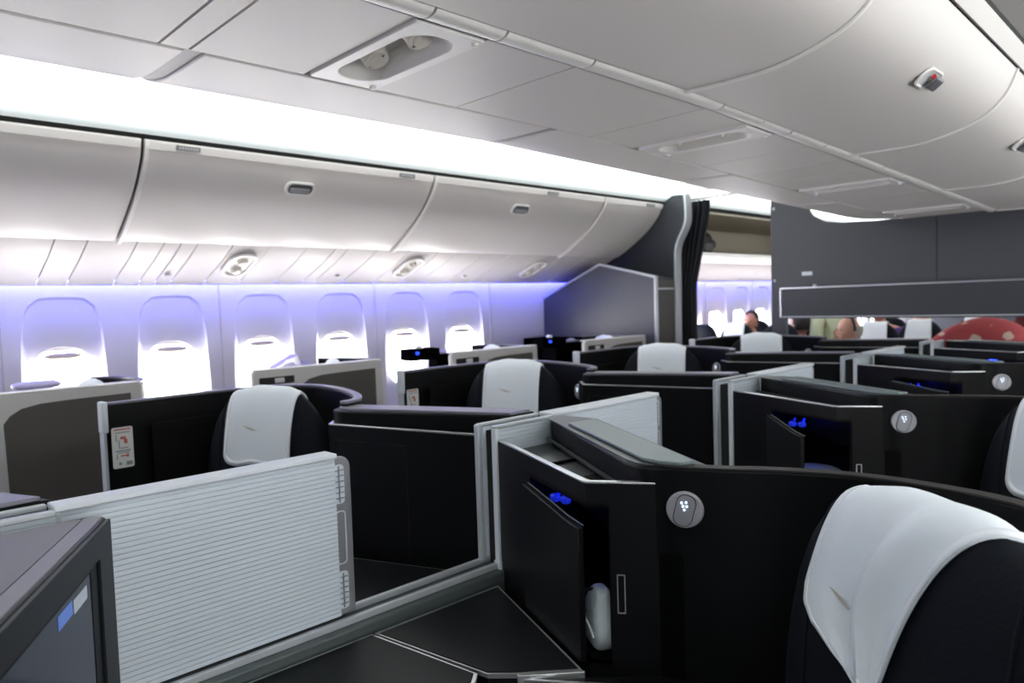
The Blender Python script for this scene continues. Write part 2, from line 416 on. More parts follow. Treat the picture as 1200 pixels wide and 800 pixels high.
for k in range(2, 7):
    x0, x1 = cbx[k], cbx[k+1]
    if k == 6: x1 = 4.855
    t = thing('centre_locker', lab_r[k] if lab_r[k].startswith('cream') else 'cream centre locker '+lab_r[k], 'overhead locker', ((x0+x1)/2, .75, .53), group='centre lockers on the right aisle side')
    def seg(m): 
        # subdivide along x is not needed: both ends are lowered together
        return m.warp(cz)
    obj('locker_door', seg(MB().xstrip(cb_r, .02, x0+.003, x1-.005, side=-1)), 'ceil', t, sm=True, bev=.005, ang=50)
    obj('upper_panel', seg(MB().xstrip([(.532, .722), (.510, .752), (.506, .762)], .02, x0, x1, side=-1)), 'ceil', t, sm=True)
    obj('seam_rim', seg(MB().xstrip([(a, b-.0015) for a, b in cb_r], .006, x1-.017, x1-.006, side=1)), 'binrim', t, sm=True)
    # latch
    lx = x0+.52; c = Vector((lx, .628, .582+ceil_dz(lx))); ax = Vector((1, 0, 0)); ay = Vector((0, .80, -.60)).normalized(); nrm = Vector((0, -.60, -.80))
    s = 1 if ax.cross(ay).dot(nrm) > 0 else -1
    out = rrect(-.050, .075, -.030, .030, .028); inn = rrect(-.042, .066, -.022, .022, .021)
    h = obj('latch', MB().plate(c+nrm*.001, ax, ay, inn, s*.003), 'latchwell', t)
    obj('latch_bezel', MB().ringplate(c+nrm*.0, ax, ay, out, inn, s*.007), 'binrim', h, bev=.003)
    obj('latch_paddle', MB().obox(c+nrm*.016+ax*.033, ax, ay, nrm, .030, .019, .006), 'latch', h, bev=.006, seg=3, label='dark grey latch paddle')
    obj('release_mark', MB().obox(c+nrm*.012+ax*.000+ay*(-.013), ax, ay, nrm, .005, .006, .003), 'redmark', h, label='small red release mark')
    t2 = thing('centre_locker', lab_l[k], 'overhead locker', ((x0+x1)/2, 1.85, .53), group='centre lockers on the left aisle side')
    obj('locker_door', seg(MB().xstrip(cb_l, .02, x0+.056, x1+.018, side=1)), 'ceil', t2, sm=True, bev=.004, ang=50)
    obj('seam_rim', seg(MB().xstrip([(a, b+.006) for a, b in cb_l], .014, x1+.014, x1+.058, side=1)), 'greygap', t2, sm=True)
    struct('trim_%d' % (11+k), seg(MB().xprism([(.515, .795), (.53, .745), (.60, .65), (.68, .60), (.8, .602), (1.0, .60), (1.8, .60), (1.93, .64), (2.0, .70), (2.04, .80)], x0, x1)), 'gap')
# service strip under the centre lockers: flat panels, bead rail, nozzle units
units = [.845, 2.10, 3.36, 4.45]
pan = [-.53, .530, .589, .845, 1.025, 1.296, 1.86, 2.10, 2.28, 2.55, 2.85, 3.10, 3.36, 3.54, 3.85, 4.2, 4.45, 4.62, 4.86]
sp = MB(); rail = MB()
for a, b in zip(pan[:-1], pan[1:]):
    if a in units: 
        rail.xstrip(smooth([(1.035, .545), (1.045, .530), (1.07, .526), (1.095, .536)], 3), .006, a+.003, b-.003, side=1); continue
    m = MB().xprism([(1.10, .537), (1.524, .537), (1.524, .549), (1.10, .549)], a+.003, b-.003); sp.add(m.v, m.f)
    rail.xstrip(smooth([(1.035, .545), (1.045, .530), (1.07, .526), (1.095, .536)], 3), .006, a+.003, b-.003, side=1)
struct('ceiling_panel', sp.warp(cz), 'ceil')
struct('trim_20', rail.warp(cz), 'binrim', sm=True)
struct('trim_21', MB().xprism([(1.10, .552), (1.56, .548), (1.56, .56), (1.10, .56)], -2.5, .843).xprism([(1.10, .552), (1.56, .548), (1.56, .56), (1.10, .56)], 1.027, 2.098).xprism([(1.10, .552), (1.56, .548), (1.56, .56), (1.10, .56)], 2.282, 4.86).warp(cz), 'greygap')
for k, ux in enumerate(units):
    t = thing('air_nozzle_panel', ['white air nozzle panel with two gaspers in a deep oval recess, nearest the camera',
        'white air nozzle panel in the centre strip, second from the camera', 'pale nozzle panel in the centre strip, third from the camera',
        'pale nozzle panel in the centre strip, beside the bulkhead'][k], 'air vent', (ux+.09, 1.3, .53), group='air nozzle panels under the centre lockers')
    dzv = ceil_dz(ux+.09); ctr = Vector((ux+.092, 1.305, .531+dzv))
    outer = rrect(-.088, .088, -.20, .205, .008, 8); inner = rrect(-.062, .062, -.165, .165, .0615, 8)
    mid = rrect(-.050, .050, -.150, .150, .0495, 8)
    m = MB().ringplate(ctr, (1, 0, 0), (0, 1, 0), outer, inner, .014); obj('face_plate', m, 'binrim', t, bev=.002)
    n = len(inner); m = MB(); rings = [(inner, .002), (mid, .030), ([(a*.92, b*.95) for a, b in mid], .052)]
    m.add([ctr+Vector((a, b, d)) for Rr, d in rings for a, b in Rr], [(r*n+i, r*n+(i+1) % n, (r+1)*n+(i+1) % n, (r+1)*n+i) for r in range(2) for i in range(n)] + [tuple(range(2*n, 3*n))])
    obj('recess', m, 'recess', t, sm=True)
    for yy in (.075, -.085):
        q = ctr + Vector((-.008, yy, .052)); d = Vector((.10, -.45, -1)).normalized()
        g = MB().tube([q, q+d*.012, q+d*.024, q+d*.044, q+d*.045, q+d*.032], [.036, .036, .031, .028, .018, .016], 20); noz = obj('air_nozzle', g, 'nozzle', t, sm=True)
        obj('nozzle_core', MB().cyl(q+d*.028, q+d*.036, .012, .010, 12), 'gap', noz)
    for yy in (-.185, .188):
        q = ctr + Vector((.078-.006, yy, 0)); obj('screw_cap', MB().cyl(q, q-Vector((0, 0, .006)), .008, .006, 12), 'binrim', t)

# ================================================================== AFT BULKHEAD, CLOSET, CURTAIN
XB = 4.88
b = MB()
topcurve = [(.15, .95), (.45, .95), (.56, .60), (.70, .49), (.92, .455), (1.50, .445), (1.72, .452), (1.90, .458), (2.02, .478), (2.10, .525), (2.14, .60), (2.15, .93), (2.39, .95)]
b.xprism(topcurve + [(2.39, -.168), (.15, -.168)], XB, XB+.04)
b.box(XB, XB+.04, 2.29, 2.39, FL, -.168); b.box(XB, XB+.04, .15, 2.29, FL, -.42)
struct('wall_aft', b, 'bulk')
struct('trim_22', MB().box(XB-.003, XB, 1.345, 1.350, -.0, .44), 'bulkdark')
t = thing('bulkhead_cabinet', 'long grey flat cabinet with silver edging below the placard on the aft bulkhead', 'cabinet', (4.78, 1.2, -.15))
obj('body', MB().box(4.76, 4.88, .15, 2.262, -.148, .035), 'bulk2', t, bev=.004)
obj('top_trim', MB().box(4.755, 4.88, .15, 2.27, .035, .046), 'silver', t, bev=.002)
obj('bottom_trim', MB().box(4.755, 4.88, .15, 2.27, -.156, -.148), 'satin', t)
obj('side_trim', MB().box(4.755, 4.88, 2.262, 2.272, -.156, .046), 'silver', t)
obj('hinge_pin', MB().cyl((4.80, 2.05, .046), (4.80, 2.05, .062), .014, .010, 12), 'satin', t)
top('wall_placard', MB().box(XB-.004, XB, 2.10, 2.17, .125, .150), 'riblight', 'small white placard on the grey bulkhead above the silver-edged cabinet', 'placard', bev=.001)
for z_, lab in ((.60, 'small pale screw cap near the top left of the bulkhead'), (.10, 'small pale screw cap lower on the left edge of the bulkhead')):
    top('screw_cap', MB().cyl((XB, 2.365, z_), (XB-.006, 2.365, z_), .011, .009, 12), 'riblight', lab, 'screw cap')
# class divider panel hugging the locker profile
dpoly = [(4.2, .30), (3.74, .352), (3.64, .39), (3.50, .46), (3.36, .56), (3.26, .66), (3.20, .75), (3.155, .775), (3.06, .775), (3.035, .755), (3.03, .60), (3.05, .53), (3.10, .44), (3.125, .36), (3.13, .20), (3.14, FL), (4.2, FL)]
t = thing('class_divider', 'tall dark curved divider panel with silver edge beside the black curtain', 'divider', (4.83, 3.4, FL))
obj('panel', MB().xprism(dpoly, 4.80, 4.86), 'bulkdark', t)
edge = smooth([(3.155, .778), (3.06, .778), (3.033, .755), (3.028, .60), (3.05, .53), (3.10, .44), (3.123, .36), (3.128, .20), (3.138, -.5)], 3)
obj('edge_trim', MB().xstrip(edge, .016, 4.79, 4.87, side=-1), 'satin', t, sm=True)
# closet
t = thing('closet', 'grey angular closet with light edging standing against the windows at the cabin end', 'closet', (4.6, 3.6, FL))
fp = [(4.257, -.34), (4.18, .025), (3.579, .270), (3.078, .149), (3.082, FL), (4.19, FL), (4.19, -.34)]
fp[0] = (4.19, -.34); fp = [(4.19, .022), (3.579, .270), (3.078, .149), (3.082, FL), (4.19, FL)]
obj('front_panel', MB().xprism(fp, 4.45, 4.47), 'bulk', t)
obj('edge_trim', MB().xstrip([(4.19, .026), (3.579, .274), (3.074, .153), (3.078, FL+.02)], .014, 4.440, 4.472, side=-1), 'satin', t)
obj('side_panel', MB().prism([(4.47, 3.085), (4.80, 3.135), (4.80, 3.16), (4.47, 3.11)], FL, .147), 'woodgrey', t)
obj('side_trim', MB().prism([(4.47, 3.080), (4.80, 3.130), (4.80, 3.135), (4.47, 3.085)], .068, .080), 'satin', t)
obj('top_panel', MB().add([(4.46, 3.579, .268), (4.46, 3.082, .148), (4.80, 3.13, .148), (4.80, 3.62, .262), (4.46, 4.18, .025), (4.80, 4.19, .03)], [(0, 1, 2, 3), (0, 3, 5, 4)]), 'bulk2', t)
# curtain
def curtain():
    def P(i, j):
        u = i/44; v = j/24; w = .10 + .02*math.sin(v*4)
        y = 3.10 - (3.10-2.895)*u*(1-.0*v); z = .735 - v*(.735+1.35)
        pinch = 1-.45*max(0, min(1, (v-.05)/.25)) ; y = 3.10-(3.10-y)*(pinch)+.04*min(1, v*3)
        x = 4.93+.030*math.sin(u*PI*11+.6*math.sin(v*3))
        return (x, y+.04*(1-u), z)
    m = MB().grid(P, 88, 24) if False else MB().grid(lambda i, j: P(i/2, j), 88, 24)
    return m
t = thing('curtain', 'black pleated cabin curtain gathered at the left aisle opening', 'curtain', (4.93, 3.0, -1.35))
c = obj('cloth', curtain(), 'curtain', t, sm=True); s = c.modifiers.new('solid', 'SOLIDIFY'); s.thickness = .004
obj('curtain_rail', MB().box(4.91, 4.95, 2.40, 3.12, .745, .76), 'greyplastic', t)
struct('trim_23', MB().xprism([(2.39, .80), (3.05, .795), (3.05, .97), (2.39, .97)], 4.86, 4.90), 'ceil')

# ================================================================== THE SUITES
PITCH = 1.12
def norm2(a, b):
    d = (Vector(b)-Vector(a)).normalized(); return d, Vector((-d.y, d.x))
def on(a, b, s):        # point at fraction s
    return (a[0]+(b[0]-a[0])*s, a[1]+(b[1]-a[1])*s)
ZT = -.33               # silver-edged cabinet rim
Z0 = FL+.01

def lamp_parts(t, c, n, lit='lampwhite'):
    n = Vector(n).normalized(); u = Vector((0, 0, 1)).cross(n).normalized(); c = Vector(c); w = Vector((0, 0, 1))
    L = obj('reading_lamp', MB().cyl(c, c+n*.008, .033, .031, 36), 'lampface', t, bev=.0015, label='round silver reading lamp')
    pl = rrect(-.0155, .0155, -.027, .027, .014, 6)
    ca, sa = math.cos(-.25), math.sin(-.25); pl = [(a*ca-b*sa, a*sa+b*ca) for a, b in pl]
    s = 1 if u.cross(w).dot(n) > 0 else -1
    obj('lamp_seam', MB().plate(c+n*.0082, u, w, [(a*1.09, b*1.05) for a, b in pl], s*.0006), 'bezel', L)
    obj('lamp_plate', MB().plate(c+n*.0088, u, w, pl, s*.002), 'lampplate', L, bev=.0006)
    m = MB()
    for a, b in ((-.004, .012), (.003, .013), (-.002, .006), (.004, .006), (0, .000)):
        m.cyl(c+n*.0105+u*a*1.1+w*(b+.002), c+n*.0125+u*a*1.1+w*(b+.002), .0022, n=8)
    obj('lamp_light', m, lit, L)
    return L

# ---- right-hand centre column (N): points measured for row 0
A, B_, C_ = (1.169, 1.267), (.989, .842), (1.062, .738)
NLF = [(1.345, 1.255), (1.066, .812)] + smooth([(1.066, .812), (1.053, .778), (1.053, .756), (1.062, .737), (1.078, .697)], 3)[1:]
NLB = [(1.113, .648), (1.238, .865), (1.415, 1.16), (1.405, 1.262)]
def ncab(dx, label, variant):
    t = thing('suite_shell', label, 'seat shell', (1.1+dx, .8, FL), group='centre suite shells, right column')
    D = lambda p: (p[0]+dx, p[1]); Ds = lambda ps: [D(p) for p in ps]
    H0 = on(A, B_, .42); H1 = on(A, B_, .93)
    J = on(B_, C_, .33)
    # outer cabinet skin with the opening of the compartment left free
    zt, zo, zb = ZT, -.373, -.66
    sk = MB()
    sk.wall(Ds([A, H0]), .012, Z0, zt, side=1)
    sk.wall(Ds([H0, B_, J]), .012, zo, zt, side=1)
    sk.wall(Ds([H0, B_, J]), .012, Z0, zb, side=1)
    sk.wall(Ds([J, C_]), .012, Z0, zt, side=1)
    obj('cabinet', sk, 'shell', t)
    d, n = norm2(A, B_); 
    inn = MB(); back = [(H0[0]+.16, H0[1]-.02), (J[0]+.17, J[1]+.07)]
    inn.wall(Ds([(H0[0]+.002, H0[1]+.001), back[0], back[1], (J[0]+.004, J[1]+.003)]), .006, zb-.01, zo+.02, side=0)
    obj('compartment', inn, 'shell_in', t)
    obj('compartment_floor', MB().prism(Ds([H0, B_, J, back[1], back[0]]), zb-.008, zb), 'shell_in', t)
    obj('compartment_roof', MB().prism(Ds([H0, B_, J, back[1], back[0]]), zo, zo+.008), 'shell_in', t)
    # blue light inside
    obj('mood_light', MB().cyl((1.150+dx, .975, zo-.001), (1.150+dx, .975, zo-.010), .026, .022, 20), 'bluelamp', t, label='blue glowing mood light')
    if variant.get('hooks', 1):  # hooks are no lamps; the blue they catch is painted on
        for hx, hy, hz in ((1.106, 1.026, -.411), (1.104, .995, -.410)):
            obj('lit_hook', MB().superell((hx+dx, hy, hz), .008, .013, .009, nu=16, nv=10).cyl((hx+dx, hy, hz), (hx+dx+.04, hy+.01, hz+.01), .004, n=8), 'hookbluelight', t, sm=True, label='hook with reflected blue mood light put into its colour')
    obj('rim', MB().wall(Ds([A, (B_[0]+.004, B_[1]+.012), (B_[0]+.003, B_[1]-.003), C_]), .013, ZT, ZT+.0045, side=1), 'silver', t, bev=.0012, label='bright silver rim')
    # tray between rim and ledge
    obj('tray', MB().prism(Ds([(A[0]+.012, A[1]), (B_[0]+.014, B_[1]+.004), (C_[0]+.01, C_[1]+.012), NLF[1], (NLF[0][0], 1.262)]), -.368, -.360), 'softtop', t)
    obj('tray_well', MB().prism(Ds([(1.112, .93), (1.07, .845), (1.085, .80), (1.062, .765), (1.075, .77), (1.062, .80), (1.15, .945)][:3] + [(1.062, .806), (1.155, .955), (1.125, .96)]), -.3605, -.3585), 'shell_in', t)
    # ledge
    poly = Ds(NLF + NLB)
    if dx > -1: obj('ledge', MB().prism(poly, -.46, -.297), 'shell', t, bev=.006, seg=3)
    if dx > -1: obj('ledge_top', MB().prism(Ds([(1.337, 1.255), (1.072, .812), (1.060, .778), (1.060, .758), (1.069, .740), (1.083, .70), (1.112, .66), (1.232, .862), (1.405, 1.155), (1.395, 1.258)]), -.2975, -.2952), 'softtop', t)
    if dx > -1: obj('ledge_lip', MB().wall(Ds([(1.342, 1.262), (1.060, .803), (1.050, .785)]), .006, -.350, -.344, side=-1), 'softtop', t)
    lp = Ds([(1.292, 1.150), (1.375, 1.135), (1.225, .880), (1.108, .685), (1.078, .70), (1.066, .735), (1.072, .775)])
    if dx > -1: obj('lid_gap', MB().prism([(x, y) for x, y in lp], -.2955, -.2945), 'gap', t)
    cx = sum(p[0] for p in lp)/len(lp); cy = sum(p[1] for p in lp)/len(lp)
    if dx > -1: obj('ledge_lid', MB().prism([(cx+(x-cx)*.96, cy+(y-cy)*.975) for x, y in lp], -.2948, -.288), 'lid', t, bev=.002, label='grey lift-up lid')
    # shell wall curving behind the headrest and out to the aisle
    path = smooth([(1.062, .740), (1.078, .697), (1.115, .622), (1.150, .565), (1.190, .46), (1.195, .35), (1.165, .23), (1.08, .135), (.95, .105), (.63, .10)], 4)
    obj('shell_wall', MB().wall(Ds(path), .030, Z0, -.297, side=1), 'shell', t, sm=True, bev=.004)
    obj('shell_cap', MB().wall(Ds(path[2:]), .024, -.297, -.294, side=1), 'capdark', t, sm=True)
    if dx > -1: obj('corner_column', MB().prism(Ds([(1.057, .752)] + path[:5] + [(1.13, .66), (1.12, .76)]), Z0, -.45), 'shell', t, sm=True)
    # door
    q = Vector((*D(H0), 0)); dd = (Vector((*B_, 0))-Vector((*H0, 0))); Ld = dd.length*1.0; ang = variant['door']
    dv = Vector((dd.x, dd.y, 0)).normalized(); dv.rotate(Quaternion((0, 0, 1), -ang)); nn = Vector((0, 0, 1)).cross(dv)
    dpol = [(0, zb), (Ld*.98, zb), (Ld, zb+.02)] + [(Ld, -.408), (Ld*.90, -.408), (Ld*.75, -.406), (Ld*.55, -.400), (0, -.386)]
    dr = obj('cabinet_door', MB().plate(q-nn*.006, dv, (0, 0, 1), dpol, .012), 'shell', t, bev=.002)
    obj('door_edge', MB().tube([q-nn*.004+dv*a+Vector((0, 0, zz+.001)) for a, zz in ((.004, -.386), (Ld*.55, -.400), (Ld*.75, -.406), (Ld*.98, -.408))], .0018, 6), 'darktrim', dr)
    # latch frame on the face to the right of the opening
    d2, n2 = norm2(B_, C_); c = Vector((*D(on(B_, C_, .47)), -.530)); u = Vector((d2.x, d2.y, 0)); nv = -Vector((n2.x, n2.y, 0))
    s = 1 if u.cross(Vector((0, 0, 1))).dot(nv) > 0 else -1
    obj('latch_frame', MB().ringplate(c, u, (0, 0, 1), rrect(-.0075, .0075, -.036, .036, .001, 1), rrect(-.0055, .0055, -.034, .034, .001, 1), s*.002), 'silver', t, label='slim silver latch frame')
    i = 8
    p0 = Vector((*D((1.0785, .692)), -.368)); dn = Vector((-.86, -.52, 0))
    lamp_parts(t, p0+dn*.002, (-.90, -.43, 0))
    return t
NL = ['black suite shell with ajar cabinet, white pouch inside and grey-green lidded ledge',
      'black suite shell with open blue-lit cabinet, second in the right column',
      'black suite shell with round silver lamp, third in the right column',
      'black suite shell farthest in the right column, under the bulkhead slot']
for k in range(4): ncab(PITCH*k, NL[k], {'door': .0 if k == 0 else .36 if k == 1 else .01})
ncab(-PITCH, 'black suite shell at the lower left corner carrying the large tilted monitor', {'door': .02})

# ---- left-hand centre column (L)
LA, LB, LC = (1.190, 1.350), (1.048, 1.846), (1.122, 1.927)
def lcab(dx, label):
    t = thing('suite_shell', label, 'seat shell', (1.1+dx, 1.8, FL), group='centre suite shells, left column')
    D = lambda p: (p[0]+dx, p[1]); Ds = lambda ps: [D(p) for p in ps]
    obj('cabinet', MB().wall(Ds([LA, LB, LC]), .012, Z0, -.330, side=-1), 'shell', t)
    obj('rim', MB().wall(Ds([LA, LB, LC]), .013, -.330, -.3255, side=-1), 'silver', t, bev=.0012, label='bright silver rim')
    obj('tray', MB().prism(Ds([(1.20, 1.348), (1.062, 1.842), (1.128, 1.915), (1.16, 1.87), (1.38, 1.349)]), -.368, -.360), 'softtop', t)
    lg = [(1.285, 1.340), (1.078, 1.800)] + smooth([(1.078, 1.800), (1.068, 1.832), (1.078, 1.868), (1.105, 1.89)], 3)[1:] + [(1.150, 1.895), (1.385, 1.349)]
    obj('ledge', MB().prism(Ds(lg), -.46, -.290), 'shell', t, bev=.005, seg=3)
    obj('ledge_lid', MB().prism(Ds([(1.292, 1.348), (1.090, 1.80), (1.082, 1.835), (1.10, 1.87), (1.142, 1.878), (1.37, 1.352)]), -.2905, -.283), 'captrim', t, bev=.002, label='violet-grey ledge lid')
    path = smooth([(1.100, 1.868), (1.150, 1.886), (1.205, 1.965), (1.255, 2.10), (1.285, 2.25), (1.282, 2.38), (1.215, 2.475), (1.08, 2.512), (.88, 2.508), (.640, 2.490)], 4)
    obj('shell_wall', MB().wall(Ds(path), .026, Z0, -.276, side=-1), 'shell', t, sm=True, bev=.004)
    obj('shell_cap', MB().wall(Ds([p for p in path]), .026, -.276, -.268, side=-1), 'captrim', t, sm=True, bev=.002)
    e = MB().wall(Ds([(.628, 2.486), (.634, 2.487), (.646, 2.488)]), .036, -.36, -.262, side=0)
    obj('corner_cap', e, 'riblight', t, bev=.007, seg=3, label='pale rounded corner cap')
    obj('edge_strip', MB().wall(Ds([(.630, 2.486), (.638, 2.487)]), .030, Z0, -.36, side=0), 'satin', t)
    # inner door panel relief
    d, n = norm2((.7, 2.492), (1.0, 2.51))
    c = Vector((*D((.92, 2.478)), -.46)); u = Vector((d.x, d.y, 0))
    obj('door_panel', MB().plate(c, u, (0, 0, 1), rrect(-.15, .16, -.20, .115, .01), .003), 'shell_in', t, bev=.001)
    card = Vector((*D((.683, 2.4715)), -.410)); s = -1
    cd = obj('safety_card', MB().plate(card, u, (0, 0, 1), rrect(-.031, .031, -.064, .064, .006), .0015), 'card', t, label='white safety instruction card')
    mk = MB(); mk2 = MB(); off = Vector((0, -1, 0))*.0017
    R = lambda m, x0, x1, z0, z1: m.plate(card+off, u, (0, 0, 1), [(x0, z0), (x1, z0), (x1, z1), (x0, z1)], .0006)
    R(mk, -.024, .024, .055, .059); R(mk, -.006, .010, .026, .034); R(mk, .004, .014, .012, .026); R(mk, -.008, .014, -.028, -.024); R(mk, .010, .016, -.031, -.021)
    for x0, x1, z0, z1 in ((-.022, .022, .046, .049), (-.020, -.017, .020, .042), (-.012, -.009, -.002, .024), (-.010, .016, -.003, 0), (-.022, .022, -.012, -.008), (-.016, .018, -.018, -.015), (-.020, -.017, -.036, -.020), (-.014, -.006, -.054, -.046), (.008, .026, -.057, -.045)): R(mk2, x0, x1, z0, z1)
    obj('red_marks', mk, 'cardred', cd); obj('grey_marks', mk2, 'cardgrey', cd)
    # cabinet door seam on the face
    d, n = norm2(LA, LB); u = Vector((d.x, d.y, 0)); o = Vector((*D(on(LA, LB, .5)), -.52)); nv = Vector((-1, -.286, 0)).normalized()
    s = 1 if u.cross(Vector((0, 0, 1))).dot(nv) > 0 else -1
    obj('cabinet_door', MB().ringplate(o+nv*.0, u, (0, 0, 1), rrect(-.02, .235, -.26, .150, .006), rrect(-.0185, .2335, -.2585, .1485, .006), s*.002), 'bezel', t)
    lamp_parts(t, (1.2+dx-.004, 1.99, -.38), (-.93, .36, 0))
    return t
LL = ['black suite shell with safety card behind the ribbed white screen, nearest in the left column',
      'black suite shell with safety card, second from camera in the left column',
      'black suite shell with pale corner cap, third from camera in the left column',
      'black suite shell farthest from camera in the left column, beside the aisle opening']
for k in range(4): lcab(PITCH*k, LL[k])
lcab(-PITCH, 'violet-grey topped suite shell at the left photo edge, mostly cut off')

# ---- sliding divider screens between the pairs
RIBN = 36
def ribbed(m, x0, x1, yf, yb, z0, z1, facing=-1):
    """ribbed skin facing -y"""
    n = RIBN; dz = (z1-z0)/n; prof = []
    for i in range(n):
        z = z0+i*dz
        prof += [(yf+.0028, z), (yf+.0028, z+.0005), (yf+.0001, z+.0009), (yf-.0003, z+dz*.55), (yf+.0001, z+dz-.0002)]
    prof += [(yf, z1)]
    m.xprism(prof + [(yb, z1), (yb, z0)], x0, x1); return m
def slider(dx, label):
    t = thing('privacy_screen', label, 'privacy screen', (.5+dx, 1.30, -.62), group='sliding privacy screens on the centre line')
    x0, x1 = .262+dx, .742+dx
    obj('ribbed_face', ribbed(MB(), x0, x1-.002, 1.286, 1.300, -.622, -.298), 'ribbed', t)
    m = ribbed(MB(), x0, x1-.002, 1.286, 1.300, -.622, -.298).warp(lambda x, y, z: (x, 2.602-y, z)); obj('ribbed_face', m, 'ribbed', t)
    obj('top_cap', MB().box(x0-.010, x1, 1.278, 1.324, -.298, -.288), 'riblight', t, bev=.0025)
    obj('front_frame', MB().box(x0-.010, x0, 1.279, 1.323, -.622, -.298), 'satin', t, bev=.002)
    # metal end frame with three pockets
    ex0, ex1 = x1-.004, x1+.040
    outer = [(ex1-.001, -.625), (ex1, -.40), (ex1, -.34)] + [(ex1-.022+.022*math.cos(a), -.322+.022*math.sin(a)) for a in (0, .4, .8, 1.2, PI/2)] + [(ex0, -.300), (ex0, -.625)]
    e = obj('end_frame', MB().plate((0, 1.297, 0), (1, 0, 0), (0, 0, 1), [(a, b) for a, b in outer][::-1], -.014), 'brushed', t, bev=.003, label='brushed metal end frame')
    for z0_, z1_, mm in ((-.395, -.315, 'ribbed'), (-.520, -.410, 'darktrim'), (-.612, -.535, 'ribbed')):
        w = obj('pocket', MB().ringplate((0, 1.298, 0), (1, 0, 0), (0, 0, 1), rrect(ex0+.004, ex0+.027, z0_, z1_, .008), rrect(ex0+.006, ex0+.025, z0_+.002, z1_-.002, .007), .003), 'riblight', e)
        g = MB().plate((0, 1.2965, 0), (1, 0, 0), (0, 0, 1), rrect(ex0+.006, ex0+.025, z0_+.002, z1_-.002, .007), .001) 
        obj('pocket_mesh', g, mm if mm == 'ribbed' else 'brushed', e)
        if mm == 'ribbed':
            b_ = MB()
            for k_ in range(1, 7): zq = z0_+(z1_-z0_)*k_/7; b_.box(ex0+.006, ex0+.025, 1.292, 1.2955, zq-.0008, zq+.0008)
            b_.box(ex0+.014, ex0+.0155, 1.292, 1.2955, z0_+.003, z1_-.003); obj('lattice', b_, 'brushed', e)
    return t
s0 = slider(0, 'large light grey ribbed privacy screen standing in its rail, nearest to the camera')
slider(PITCH, 'light grey ribbed privacy screen behind the grey-green lidded ledge')
slider(2*PITCH, 'light grey ribbed privacy screen in the second centre row, behind the blue-lit cabinet')
slider(3*PITCH, 'light grey ribbed privacy screen farthest away, half hidden below the bulkhead slot')
def fixedpanel(dx, label):
    t = thing('screen_housing', label, 'screen housing', (1.27+dx, 1.30, -.65), group='fixed screen housings on the centre line')
    x0, x1 = 1.162+dx, 1.372+dx
    obj('ribbed_face', ribbed(MB(), x0+.012, x1, 1.270, 1.278, -.64, -.300), 'ribbed', t)
    obj('ribbed_face', MB().box(x0+.012, x1, 1.326, 1.334, -.64, -.300), 'ribbed', t)
    obj('front_post', MB().box(x0, x0+.012, 1.266, 1.282, -.635, -.294), 'riblight', t, bev=.002)
    obj('post_foot', MB().box(x0-.002, x0+.013, 1.264, 1.284, -.66, -.620), 'ribbed', t, bev=.001)
    obj('rear_post', MB().box(x0-.006, x0+.006, 1.322, 1.338, -.635, -.294), 'satin', t, bev=.002)
    obj('top_rail', MB().box(x0, x1, 1.266, 1.282, -.300, -.292).box(x0, x1, 1.322, 1.338, -.300, -.292), 'satin', t, bev=.002)
    obj('slot_core', MB().box(x0+.02, x1, 1.282, 1.322, -.64, -.31), 'gap', t)
for k, lab in ((-1, 'narrow ribbed screen housing at the left photo edge beside the ribbed screen'), (0, 'narrow ribbed screen housing with pale posts beside the ajar cabinet'),
               (1, 'narrow ribbed screen housing with pale posts beside the blue-lit cabinet'), (2, 'narrow ribbed screen housing in the third row of the right column'), (3, 'narrow ribbed screen housing farthest away by the bulkhead slot')):
    fixedpanel(PITCH*k, lab)
for k, lab in ((0, 'grey screen rail below the large ribbed screen in the foreground'), (1, 'grey screen rail behind the nearest cabinet'), (2, 'grey screen rail of the third row'), (3, 'grey screen rail of the last row')):
    x0, x1 = -.0+PITCH*k+.045, PITCH*(k+1)+.045
    t = thing('screen_rail', lab, 'rail', ((x0+x1)/2, 1.3, -.69), group='rails under the privacy screens')
    obj('rail_body', MB().box(x0, x1, 1.252, 1.348, -.695, -.640), 'darktrim', t, bev=.004)
    obj('rail_track', MB().box(x0, x1, 1.272, 1.284, -.640, -.626).box(x0, x1, 1.3245, 1.336, -.640, -.626), 'satin', t, bev=.002)
    obj('plinth', MB().box(x0, x1, 1.275, 1.325, Z0, -.695), 'shell', t)
